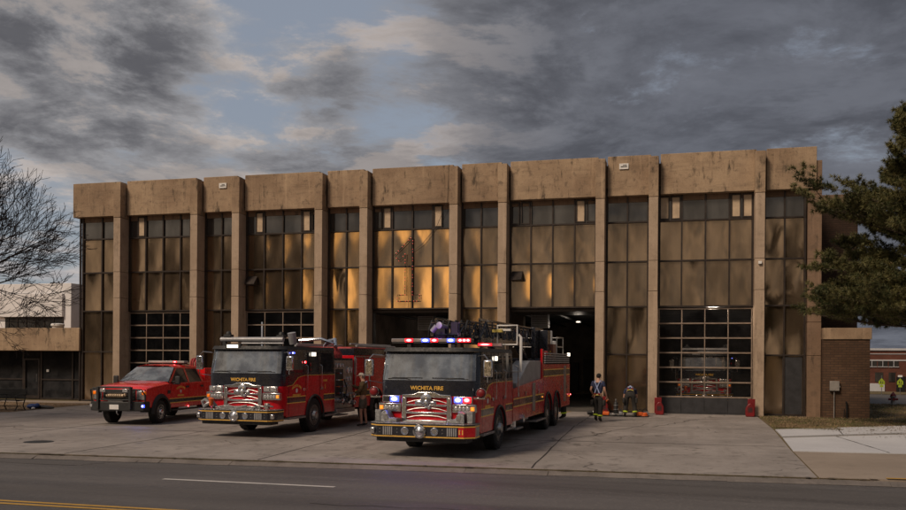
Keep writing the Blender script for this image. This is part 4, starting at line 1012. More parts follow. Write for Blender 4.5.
        MB().cyl((s*(W-.05), 6.3, 2.76), (s*(W-.05), 10.3, 2.76), .04).cyl((s*(W-.2), 6.1, 2.82), (s*(W-.2), 10.2, 2.82), .03).build('ground_ladder', M['ltgrey'], root)
        MB().tube([(s*(W+.01), 6.0, 1.5), (s*(W+.08), 6.0, 1.52), (s*(W+.08), 6.0, 2.3), (s*(W+.01), 6.0, 2.32)], .015, 6).build('grab_rail', M['chrome'], root)
        MB().ball((s*(W+.02), 6.6, 1.08), (.02, .04, .03), 8, 5).build('marker_lamp', M['e_amber'], root)
        MB().box(s*(W-.02), s*(W+.02), 9.2, 9.4, 2.46, 2.56).build('warning_light', M['lens_red'], root)
    MB().box(-W, W, yb1, yb1+.35, .5, .58).build('tailboard', M['dplate'], root)
    return root

def make_ladder_truck(loc, rz):
    root = thing('ladder_truck', 'red and black ladder fire truck with flashing lightbar and stowed aerial ladder in front', 'ladder truck', loc, rz)
    cab = make_cab(root, 'WICHITA FIRE', .955); head_units(root, cab, True); bo = make_bumper(root, '11')
    for s in (1, -1): side_text(cab, None, None, s, 1.52)
    AX = (9.75, 11.45)
    for y in (2.8,) + AX:
        for s in (1, -1): wheel(root, (s*(W-.015), y, .54), .54, .32 if y < 5 else .56, s, hub=.05 if y < 5 else -.02)
    MB().cyl((-1.0, 2.8, .5), (1.0, 2.8, .5), .07).cyl((-1, AX[0], .5), (1, AX[0], .5), .09).cyl((-1, AX[1], .5), (1, AX[1], .5), .09).box(-.45, -.35, .8, 14, .5, .8).box(.35, .45, .8, 14, .5, .8).box(-.4, .4, 1.3, 2.6, .45, .9).build('chassis', M['bplast'], root)
    # bumper top boxes in diamond plate, round red lamps at the cab corners
    for s in (1, -1):
        MB().prism([(s*.62, .825), (s*1.02, .825), (s*1.02, 1.05), (s*.90, 1.1), (s*.80, .92), (s*.62, .90)], 'y', .15, .48).box(s*1.06, s*1.2, .25, .5, .825, 1.10).build('step_box', M['dplate'], bo, bevel=.008)
        MB().box(s*.84, s*.94, .14, .149, .88, 1.02).build('handhold', M['steel'], bo, bevel=.01)
        br = MB().box(s*1.16, s*1.42, .5, .62, 1.44, 1.48).lathe((s*1.33, .5, 1.59), (0, -1, 0), [(-.12, .05), (-.05, .11), (0, .125), (.015, .12), (.0, .1)], 20).build('lamp_bracket', M['chrome'], cab, bevel=.004)
        MB().ball((s*1.33, .48, 1.59), (.1, .05, .1), 16, 10).build('round_lamp', M['lens_red'], br)
        MB().box(s*(W-.01), s*(W+.04), 2.28, 2.40, 2.38, 2.50).build('scene_lamp', M['e_white'] if s > 0 else M['lens_clear'], cab, bevel=.01)
    MB().lathe((.82, .49, 1.0), (0, -1, 0), [(0, .045), (.02, .045), (.03, .02), (.03, 0)], 12).build('tow_socket', M['chrome'], bo)
    MB().lathe((-.86, .71, 2.42), (0, -1, 0), [(0, .09), (.015, .09), (.015, 0)], 18).build('round_decal', M['bplast'], cab)
    # lightbar
    lb = MB().box(-.98, .98, .78, 1.06, 2.80, 2.83).box(-.6, -.5, .8, 1.0, 2.68, 2.8).box(.5, .6, .8, 1.0, 2.68, 2.8).build('lightbar', M['bplast'], cab, bevel=.008)
    MB().box(-1.0, 1.0, .77, 1.07, 2.832, 2.93).build('lightbar_cover', pm('clear_smoked_lens', (.22, .19, .19), .15, coat=1), lb, bevel=.02)
    for x0, x1, m_ in ((-.62, -.46, 'e_red'), (-.20, -.05, 'e_blue'), (.03, .17, 'e_red'), (.44, .58, 'e_blue'), (.70, .79, 'e_red'), (.80, .89, 'e_red'), (.90, .98, 'e_red')):
        MB().box(x0-.02, x1+.02, .745, .769, 2.838, 2.93).build('beacon', M[m_], lb, bevel=.008)
    MB().box(-.26, .26, .62, .74, 2.60, 2.70).build('camera_pod', M['bplast'], cab, bevel=.015); MB().box(-.16, .16, .605, .619, 2.64, 2.67).build('pod_lens', M['lens_clear'], cab)
    # side body
    for s in (1, -1):
        X0, X1 = (W-.06, W) if s > 0 else (-W, -W+.06)
        MB().prism([(4.4, .6), (8.9, .6), (8.9, 1.72), (6.6, 1.62), (4.4, 1.5)], 'x', X0, X1).build('side_panel', M['red'], root, angle=30)
        MB().prism(arch_side(8.9, 14.4, .6, 2.16, [(AX[0], .54), (AX[1], .54)], .66), 'x', X0, X1).build('side_panel', M['red'], root, angle=30)
        # silver corrugated tray and rails above the tandem wheels
        b = MB()
        for k in range(5): b.box(s*(W-.03), s*(W+.01), 9.2, 14.2, 2.2+k*.075, 2.24+k*.075)
        b.build('tool_rail', M['ltgrey'], root)
        sb, sg = MB(), MB()
        for ya, yb_, za in ((4.42, 9.0, 1.02), (10.43, 10.77, 1.35), (8.95, 14.3, 1.75)):
            if za > 1.5: sg.box(s*(W+.002), s*(W+.008), ya, yb_, za, za+.03); sg.box(s*(W+.002), s*(W+.008), ya, yb_, za+.22, za+.25); sb.box(s*(W+.002), s*(W+.006), ya, yb_, za+.03, za+.22)
            elif za < 1.2: sb.box(s*(W+.002), s*(W+.006), ya, yb_, za, za+.18); sg.box(s*(W+.002), s*(W+.008), ya, yb_, za-.03, za); sg.box(s*(W+.002), s*(W+.008), ya, yb_, za+.18, za+.21)
        sb.build('stripe', M['black'], root, smooth=False); sg.build('pinstripe', M['gold'], root, smooth=False)
        cr = MB()
        for yy in (5.2, 6.2, 7.0, 8.0, 8.88, 12.5, 13.6): cr.box(s*(W+.0085), s*(W+.0105), yy-.006, yy+.006, .64, 1.5 if yy < 8.5 else 2.1)
        cr.build('door_gap', M['bplast'], root, smooth=False)
        MB().box(s*(W-.01), s*(W+.03), 7.1, 7.45, .75, 1.6).build('outrigger_cover', M['steel'], root, bevel=.01); MB().box(s*(W-.01), s*(W+.03), 13.0, 13.35, .8, 2.1).build('outrigger_cover', M['steel'], root, bevel=.01)
        hb = MB()
        for yy in (5.1, 6.1, 8.1, 12.4, 13.75): MB().box(s*(W+.01), s*(W+.035), yy-.12, yy-.03, 1.25, 1.38).build('handle', M['chrome'], root)
        hb.tube([(s*(W+.01), 4.5, 1.25), (s*(W+.12), 4.5, 1.3), (s*(W+.12), 4.5, 2.1), (s*(W+.02), 4.5, 2.15)], .016, 6)
        hb.build('grab_rail', M['chrome'], root)
        MB().box(s*(W-.3), s*(W+.10), 7.3, 9.0, .40, .45).build('running_board', M['dplate'], root, bevel=.008); MB().box(s*(W-.3), s*(W+.08), 4.6, 5.4, .36, .41).build('step', M['dplate'], root, bevel=.008); MB().cyl((s*(W-.1), 4.9, .4), (s*(W-.1), 4.9, .75), .07).lathe((s*(W-.1), 5.6, .62), (s, 0, 0), [(0, .12), (.16, .12), (.18, .07), (.18, 0)], 16).build('hose_outlet', M['chrome'], root)
        for ya in AX:
            ar = [(s*(W+.012), ya+.68*math.cos(R(-8)+(PI+R(16))*k/18), .54+.68*math.sin(R(-8)+(PI+R(16))*k/18)) for k in range(19)]
            MB().tube(ar, .035, 8).build('fender_trim', M['bplast'], root)
        MB().ball((s*(W+.02), 8.7, 1.12), (.02, .04, .03), 8, 5).build('marker_lamp', M['e_amber'], root); MB().ball((s*(W+.02), 14.2, .95), (.02, .04, .03), 8, 5).build('marker_lamp', M['e_amber'], root)
        MB().box(s*(W-.04), s*(W+.03), 14.0, 14.3, 2.45, 2.58).build('scene_lamp', M['e_white'] if s > 0 else M['lens_clear'], root, bevel=.01)
        MB().ball((s*(W+.05), 14.3, 1.0), (.02, .03, .03), 8, 5).build('marker_lamp', M['e_red'], root)
    MB().box(-W+.07, W-.07, 4.4, 14.4, .7, 1.5).build('body_core', M['bplast'], root)
    MB().box(-W+.07, W-.07, 8.9, 14.4, 1.5, 2.14).build('body_core', M['bplast'], root)
    # pale shroud with sloping front between cab and turntable
    MB().prism([(5.1, 1.5), (5.1, 1.66), (5.5, 1.74), (6.6, 2.18), (7.0, 2.28), (8.88, 2.28), (8.88, 1.5)], 'x', .72, W-.05).build('shroud', M['ltgrey'], root, bevel=.02)
    MB().prism([(5.1, 1.5), (5.1, 1.66), (5.5, 1.74), (6.6, 2.18), (7.0, 2.28), (8.88, 2.28), (8.88, 1.5)], 'x', -W+.05, -.72).build('shroud', M['ltgrey'], root, bevel=.02)
    MB().box(W-.06, W, 8.7, 8.88, 1.7, 2.66).build('stanchion', M['red'], root)
    # aerial ladder: nested trusses lying forward over the cab
    al = bpy.data.objects.new('aerial_ladder', None); COL.objects.link(al); al.parent = root
    def truss(name, x, ya, yb_, z0, z1, r, step):
        b = MB()
        for s in (1, -1):
            b.box(s*x-r*1.4, s*x+r*1.4, ya, yb_, z0-r*1.6, z0+r*1.6); b.cyl((s*x, ya, z1), (s*x, yb_, z1), r, n=8)
            y = ya; k = 0
            while y < yb_-.05:
                y2 = min(y+step, yb_); b.cyl((s*x, y, z0), (s*x, y2, z1) if k % 2 == 0 else (s*x, y2, z0), r*.7, n=6) if k % 2 == 0 else b.cyl((s*x, y, z1), (s*x, y2, z0), r*.7, n=6)
                b.cyl((s*x, y, z0), (s*x, y, z1), r*.6, n=6); y = y2; k += 1
        y = ya+.1
        while y < yb_: b.cyl((-x, y, z0), (x, y, z0), r*.75, n=6); y += .36
        return b.build(name, M['black'], al)
    truss('base_section', .60, 3.1, 10.6, 2.82, 3.36, .035, .7)
    truss('middle_section', .47, 2.6, 10.0, 2.88, 3.28, .03, .6)
    truss('fly_section', .36, 2.0, 9.5, 2.93, 3.22, .026, .5)
    b = MB()
    for k in range(7): b.tube([(-.55+.16*k, 2.3+.1*(k % 3), 2.76), (-.5+.16*k, 2.2, 3.05+.05*(k % 2)), (-.52+.16*k, 2.5, 3.30), (-.5+.15*k, 3.2, 3.25)], .022, 6)
    b.box(-.35, -.05, 2.1, 2.3, 2.8, 3.1).box(.1, .28, 2.15, 2.4, 2.95, 3.25); b.build('ladder_tip', M['bplast'], al)
    nz = MB().lathe((0, 2.1, 3.12), (-.3, -1, .1), [(0, .05), (.2, .06), (.35, .09), (.36, .05)], 14).cyl((-.32, 1.9, 3.0), (-.2, 1.9, 3.14), .07).build('water_cannon', M['ltgrey'], al)
    # white tubular gate frame hanging beside the cab's rear right corner
    b = MB()
    for yy in (4.55,): b.tube([(.74, yy, 3.25), (1.30, yy, 3.25), (1.30, yy, 2.72), (.74, yy, 2.72)], .028, 8, True).tube([(1.06, yy+.04, 1.98), (1.40, yy+.04, 1.98), (1.40, yy+.04, 2.92), (1.33, yy+.02, 3.0)], .04, 8)
    b.box(.78, 1.12, 4.5, 4.6, 3.10, 3.16); b.build('guard_frame', M['white'], al)
    MB().box(.62, .9, 4.4, 4.6, 3.06, 3.14).build('label_plate', M['hose_y'], al)
    rl = MB().box(.42, 1.08, 3.6, 3.7, 2.77, 2.79).box(.42, 1.08, 3.58, 3.72, 2.79, 2.87).build('rear_lightbar', pm('bar_lens', (.3, .2, .2), .2), cab)
    MB().box(.44, .82, 3.566, 3.579, 2.80, 2.865).build('beacon', M['e_red'], rl)
    tt = MB().cyl((0, 10.6, 2.1), (0, 10.6, 2.35), .95, n=28).box(-.75, -.62, 9.9, 11.4, 2.35, 3.4).box(.62, .75, 9.9, 11.4, 2.35, 3.4).box(.75, 1.05, 10.6, 11.2, 2.35, 3.32).cyl((.45, 9.8, 2.3), (.45, 8.2, 2.85), .11).cyl((-.45, 9.8, 2.3), (-.45, 8.2, 2.85), .11)
    tt.build('turntable', M['black'], root, bevel=.015)
    MB().box(.80, .98, 11.9, 12.0, 2.6, 3.35).box(.8, 1.0, 12.6, 12.7, 2.5, 3.0).build('control_stand', M['ltgrey'], root, bevel=.02)
    MB().lathe((1.06, 10.2, 2.52), (0, -1, 0), [(0, .1), (.04, .1), (.05, .06), (.05, 0)], 16).build('reel', M['lens_red'], root)
    b = MB()
    for yy in (12.9, 14.3): b.cyl((.98, yy, 2.5), (.98, yy, 3.15), .02)
    for z in (2.8, 3.15): b.cyl((.98, 12.9, z), (.98, 14.3, z), .02); b.cyl((-.98, 14.3, z), (.98, 14.3, z), .02)
    b.build('railing', M['steel'], root)
    cs = MB().box(.70, 1.16, 11.1, 11.7, 2.30, 2.86).build('equipment_case', M['wood'], root, bevel=.012)
    MB().box(.78, 1.08, 11.085, 11.099, 2.45, 2.5).box(.78, 1.08, 11.085, 11.099, 2.58, 2.62).box(.78, .84, 11.085, 11.099, 2.5, 2.75).box(.9, .96, 11.085, 11.099, 2.5, 2.58).build('case_marking', M['gold'], cs)
    return root

def make_pickup(loc, rz):
    root = thing('pickup_truck', 'red fire department crew cab pickup with black grille guard left of the engine', 'pickup truck', loc, rz)
    hw = 1.0; RD = M['red_pick']
    # side profile of the body, arches cut
    AY, AZ, AR = 1.05, .41, .50
    for s in (1, -1):
        pts = [(.12, 1.24), (.12, .62)]
        for ay in (AY, 5.05):
            a0 = math.asin((.56-AZ)/AR)
            for k in range(13):
                a = PI - a0 - (PI-2*a0)*k/12; pts.append((ay+AR*math.cos(a), AZ+AR*math.sin(a)))
            if ay == AY: pts += [(1.62, .50), (4.5, .50)]
        pts += [(6.1, .6), (6.1, 1.40), (4.15, 1.40), (1.7, 1.38), (1.3, 1.36), (.6, 1.30)]
        lo, hi = (hw-.1, hw) if s > 0 else (-hw, -hw+.1)
        MB().prism(pts, 'x', lo, hi).build('side_panel', RD, root, bevel=.03, angle=30)
    MB().box(-hw+.1, hw-.1, .2, 6.0, .55, 1.05).build('chassis', M['bplast'], root)
    # hood: lofted with crown
    vs, fs = [], []; ys = [.10, .2, .5, .9, 1.3, 1.62]; zc = [1.22, 1.30, 1.355, 1.40, 1.43, 1.46]; xs = [-1.0, -.93, -.72, -.66, -.3, 0, .3, .66, .72, .93, 1.0]
    crown = [-.10, -.035, -.02, .0, .012, .016, .012, 0, -.02, -.035, -.10]
    for y, z in zip(ys, zc):
        for x, c in zip(xs, crown): vs.append((x*(.985 if y < .15 else 1), y, z+c))
    n = len(xs)
    for i in range(len(ys)-1):
        for k in range(n-1): fs.append((i*n+k, i*n+k+1, (i+1)*n+k+1, (i+1)*n+k))
    MB().add(vs, fs).build('hood', RD, root, angle=50)
    # greenhouse: pillars and roof by rings with openings
    def ring(y, z, w_): return y, z, w_
    zb = 1.40; zt = 1.93
    def side_pts(s):
        return None
    gh = MB()
    A0, A1 = (1.62, 1.44), (2.42, 1.96)     # windshield base / header (y,z)
    B1 = (4.02, 1.94); C0 = (4.22, 1.40)
    wi, wt = .93, .74
    for s in (1, -1):
        X = lambda z: s*(hw-.015 - (z-1.40)*(hw-.03-wt)/(1.95-1.40))
        def P(y, z): return (X(z), y, z)
        quads = [[(1.60, 1.40), (1.74, 1.40), (2.50, 1.90), (2.42, 1.95)],                # A pillar
                 [(2.42, 1.95), (2.50, 1.90), (3.98, 1.88), (4.02, 1.95)],                # header
                 [(2.98, 1.40), (3.10, 1.40), (3.10, 1.892), (2.98, 1.894)],              # B pillar
                 [(4.02, 1.40), (4.22, 1.40), (4.02, 1.95), (3.93, 1.884)]]
        for q in quads: gh.quad(*[P(y, z) for y, z in (q if s > 0 else q[::-1])])
        def Pg(y, z): v = P(y, z); return (v[0]-s*.012, v[1], v[2])
        MB().quad(*[Pg(*q) for q in ((1.74, 1.40), (2.98, 1.40), (2.98, 1.894), (2.50, 1.90))]).quad(*[Pg(*q) for q in ((3.10, 1.40), (4.03, 1.40), (3.94, 1.884), (3.10, 1.892))]).build('side_window', M['sideglass'], root)
    rf = MB(); rv = []; rx = [-.75, -.70, -.5, 0, .5, .70, .75]; rz_ = [1.95, 1.99, 2.035, 2.05, 2.035, 1.99, 1.95]
    for y, dz in ((2.38, -.035), (2.55, 0), (3.2, .01), (3.9, 0), (4.04, -.03)):
        for x, z in zip(rx, rz_): rv.append((x, y, z+dz*(1 if abs(x) < .72 else 0)))
    rf.add(rv, [(i*7+k, i*7+k+1, (i+1)*7+k+1, (i+1)*7+k) for i in range(4) for k in range(6)])
    rf.build('roof', RD, root, angle=50)
    gh.quad((-.75, 4.03, 1.95), (.75, 4.03, 1.95), (.97, 4.22, 1.4), (-.97, 4.22, 1.4)).build('pillar', RD, root, angle=30)
    v = []
    for z, y, w_ in ((1.44, 1.60, .95), (1.7, 1.98, .86), (1.945, 2.37, .745)):
        for u in (-1, -.6, 0, .6, 1): v.append((w_*u, y - .07*(1-u*u), z+.005))
    MB().add(v, [(i*5+k, i*5+k+1, (i+1)*5+k+1, (i+1)*5+k) for i in range(2) for k in range(4)]).build('windshield', M['windshield'], root)
    MB().box(-.92, .92, 1.75, 2.1, 1.2, 1.42).build('dashboard', M['seat'], root, bevel=.03)
    for sx in (-.45, .45): MB().box(sx-.25, sx+.25, 2.8, 2.98, .9, 1.62).box(sx-.12, sx+.12, 2.82, 2.94, 1.62, 1.8).build('seat', M['seat'], root, bevel=.04)
    for s in (1, -1): MB().tube([(s*.1, 1.55, 1.465), (s*.5, 1.6, 1.48), (s*.8, 1.66, 1.49)], .01, 4).build('wiper', M['bplast'], root)
    # grille, headlamps
    g = MB().box(-.62, .62, .06, .12, .82, 1.20)
    gg = g.build('grille', M['bplast'], root, bevel=.02)
    b = MB()
    for z in (.9, 1.0, 1.1): b.box(-.58, .58, .035, .058, z-.02, z+.02)
    b.build('slat', pm('dark_grey_slat', (.05, .05, .05), .5), gg)
    MB().box(-.96, .96, .085, .13, .76, 1.24).build('nose', RD, root, bevel=.03)
    for s in (1, -1):
        h = MB().box(s*.65, s*.97, .05, .20, .84, 1.18).build('headlight', M['chrome'], root, bevel=.03)
        MB().box(s*.68, s*.84, .035, .049, .88, 1.14).build('lens', M['lens_clear'], h, bevel=.01)
        MB().box(s*.86, s*.985, .04, .22, 1.02, 1.15).build('turn_signal', M['e_amber2'], h, bevel=.02)
        # black fender flare
        for ay in (AY, 5.05):
            vv, ff = [], []
            for k in range(17):
                a = R(-4)+(PI+R(8))*k/16
                for rr, xx in ((AR-.02, hw-.02), (AR-.01, hw+.07), (AR+.07, hw+.07), (AR+.13, hw+.0)):
                    vv.append((s*xx, ay+rr*math.cos(a), AZ+rr*math.sin(a)))
            for k in range(16):
                for q in range(3): ff.append((k*4+q, k*4+q+1, (k+1)*4+q+1, (k+1)*4+q))
            MB().add(vv, ff).build('fender_flare', M['bplast'], root)
            wv, wf = [], []
            for k in range(13):
                a = PI*k/12; wv += [(s*(hw-.02), ay+AR*math.cos(a), AZ+AR*math.sin(a)), (s*(hw-.5), ay+AR*math.cos(a), AZ+AR*math.sin(a))]
            MB().add(wv, [(2*k, 2*k+2, 2*k+3, 2*k+1) for k in range(12)]).build('wheel_well', M['bplast'], root)
            wheel(root, (s*(hw+.0), ay, AZ), AZ, .27, s, hub=.03, big=1.12)
        mr = MB().tube([(s*(hw-.03), 1.85, 1.42), (s*(hw+.15), 1.80, 1.44)], .03, 6).tube([(s*(hw-.03), 1.85, 1.36), (s*(hw+.15), 1.80, 1.36)], .02, 6).build('mirror_arm', M['bplast'], root)
        MB().box(s*(hw+.12), s*(hw+.32), 1.76, 1.84, 1.34, 1.64).build('mirror', M['bplast'], root, bevel=.035)
        dl = MB()
        for yy, za in ((1.72, .55), (3.04, .55), (4.14, .95)): dl.box(s*(hw+.001), s*(hw+.003), yy-.005, yy+.005, za, 1.39)
        dl.build('door_gap', M['bplast'], root, smooth=False)
        MB().box(s*(hw+.003), s*(hw+.03), 2.78, 2.98, 1.20, 1.27).box(s*(hw+.003), s*(hw+.03), 3.9, 4.08, 1.20, 1.27).build('door_handle', M['bplast'], root, bevel=.01)
        MB().box(s*(hw+.001), s*(hw+.006), 1.62, 4.5, .70, .82).build('stripe', M['black'], root, smooth=False)
        MB().box(s*(hw+.001), s*(hw+.008), 1.62, 4.5, .675, .698).box(s*(hw+.001), s*(hw+.008), 1.62, 4.5, .822, .845).build('pinstripe', M['gold'], root, smooth=False)
        rot = SIDE_R if s > 0 else SIDE_L
        text('WICHITA FIRE', .10, (s*(hw+.004), 2.42, 1.24), rot, M['gold'], root, arc=.6, bold=.002); text('DEPARTMENT', .075, (s*(hw+.004), 2.42, .93), rot, M['gold'], root, bold=.002)
        MB().lathe((s*hw, 2.42, 1.08), (s, 0, 0), [(0, .06), (.006, .06), (.007, 0)], 8).build('door_badge', M['white'], root)
        MB().box(s*(hw+.001), s*(hw+.02), 1.48, 1.66, 1.02, 1.14).build('fender_vent', M['bplast'], root, bevel=.008)
        MB().box(s*(hw-.12), s*(hw+.08), 1.7, 4.3, .40, .45).build('side_step', M['bplast'], root, bevel=.012)
        MB().ball((s*(hw+.05), 2.9, .52), (.02, .05, .03), 8, 5).build('marker_lamp', M['e_red'], root)
    # heavy bumper, winch, grille guard
    bp_ = MB().prism([(-.55, -.22), (.55, -.22), (1.0, -.05), (1.06, .25), (-1.06, .25), (-1.0, -.05)], 'z', .48, .80).build('front_bumper', M['bplast'], root, bevel=.03)
    MB().box(.86, 1.02, -.075, -.02, .60, .70).build('warning_light', M['e_blue'], bp_, bevel=.012)
    MB().box(-1.02, -.9, -.075, -.02, .60, .70).build('fog_lamp', M['lens_clear'], bp_, bevel=.012)
    MB().box(-.17, .17, -.235, -.222, .54, .70).build('licence_plate', M['white'], bp_)
    MB().tube([(.12, -.25, .5), (.14, -.28, .42), (.18, -.25, .36)], .02, 6).box(-.25, .3, -.2, .0, .8, .86).build('tow_hook', M['steel'], bp_)
    b = MB()
    for s in (1, -1): b.box(s*.56, s*.64, -.28, -.14, .55, 1.30); b.tube([(s*.62, -.22, 1.22), (s*.95, -.12, 1.2), (s*1.02, .02, 1.0), (s*1.0, .02, .78)], .028, 8)
    b.cyl((-.6, -.21, 1.28), (.6, -.21, 1.28), .035).cyl((-.6, -.21, .86), (.6, -.21, .86), .025).cyl((-.85, -.16, 1.26), (-.6, -.2, 1.24), .02)
    b.build('grille_guard', M['bplast'], bp_, bevel=.01)
    MB().box(-.52, -.32, -.26, -.2, 1.12, 1.24).box(.32, .52, -.26, -.2, 1.12, 1.24).build('driving_lamp', M['lens_clear'], bp_, bevel=.015)
    b = MB().cyl((-.34, -.12, 1.0), (.30, -.12, 1.0), .06)
    for k in range(7): b.torus((-.28+k*.08, -.12, 1.0), (1, 0, 0), .07, .012, 12, 5)
    b.ball((.36, -.14, 1.03), (.06, .05, .06), 8, 5); b.build('winch', pm('winch_cable', (.4, .3, .2), .5, .4), bp_)
    # roof lightbar and rear deck box
    lb = MB().box(-.72, .72, 3.15, 3.42, 2.07, 2.10).box(-.5, -.4, 3.2, 3.35, 2.0, 2.08).box(.4, .5, 3.2, 3.35, 2.0, 2.08).build('lightbar', M['bplast'], root, bevel=.006)
    MB().box(-.74, .74, 3.13, 3.44, 2.10, 2.18).build('lightbar_cover', pm('pale_lens', (.4, .38, .36), .2), lb, bevel=.015)
    MB().box(.30, .44, 3.105, 3.129, 2.11, 2.17).build('beacon', M['e_red'], lb, bevel=.008)
    MB().box(-hw+.05, hw-.05, 4.35, 6.3, 1.0, 1.9).build('utility_box', RD, root, bevel=.02)
    MB().torus((.35, 4.75, 2.05), (1, 0, 0), .22, .04).torus((.45, 4.75, 2.05), (1, 0, 0), .2, .04).torus((.25, 4.75, 2.05), (1, 0, 0), .2, .04).torus((.55, 4.75, 2.05), (1, 0, 0), .16, .04).build('hose_reel', M['hose'], root)
    return root

engine = make_engine((-12.48, 22.95, 0), R(-1.5), 'red and black fire engine with white floodlamp on brow, between pickup and ladder truck')
eng2 = copy_tree(engine, loc=(1.0, 42.2, 0)); eng2.rotation_euler = (0, 0, 0)
eng2['label'] = 'fire engine parked in the dark behind the closed glass door at far right'
dim = {M['e_white'].name: M['lens_clear'], M['e_amber'].name: M['e_amber2']}
def redress(o):
    if o.type == 'MESH' and o.data.materials and o.data.materials[0] and o.data.materials[0].name in dim:
        o.data = o.data.copy(); o.data.materials[0] = dim[o.data.materials[0].name]
    for ch in kids(o): redress(ch)
redress(eng2)
ladder = make_ladder_truck((-5.86, 19.5, 0), R(-1.8))
pickup = make_pickup((-18.55, 26.1, 0), R(3.0))
# light thrown by the lit lamps
def lamp(name, parent, loc, col, e, aim=(0, -1, -.25)):
    l = bpy.data.lights.new(name, 'SPOT'); l.energy = e; l.color = col; l.shadow_soft_size = .05; l.spot_size = R(150); l.spot_blend = .6
    o = bpy.data.objects.new(name, l); COL.objects.link(o); o.parent = parent; o.location = loc; o.rotation_euler = V_(aim).to_track_quat('-Z', 'Y').to_euler(); return o
V_ = Vector
lamp('beacon_glow', ladder, (-.55, .40, 2.86), (1, .03, .06), 12); lamp('beacon_glow', ladder, (-.12, .40, 2.86), (.12, .15, 1), 12); lamp('beacon_glow', ladder, (.85, .40, 2.86), (1, .03, .06), 12)
lamp('warning_glow', ladder, (.78, .30, 1.36), (.1, .15, 1), 10); lamp('warning_glow', ladder, (-.8, .30, 1.36), (.1, .15, 1), 10); lamp('warning_glow', ladder, (1.0, .30, 1.36), (1, .03, .05), 7)
lamp('floodlamp_glow', engine, (-.37, .38, 2.64), (1, .85, .65), 14); lamp('scene_glow', engine, (W+.15, 2.7, 2.4), (1, .85, .65), 14, (1, 0, -.8))
lamp('bumper_glow', pickup, (.94, -.2, .65), (.1, .2, 1), 8)

bl_ = bpy.data.lights.new('roof_beacon_glow', 'POINT'); bl_.energy = 8; bl_.color = (.45, .12, 1); bl_.shadow_soft_size = .12
bo_ = bpy.data.objects.new('roof_beacon_glow', bl_); COL.objects.link(bo_); bo_.parent = ladder; bo_.location = (0, 1.3, 3.1)
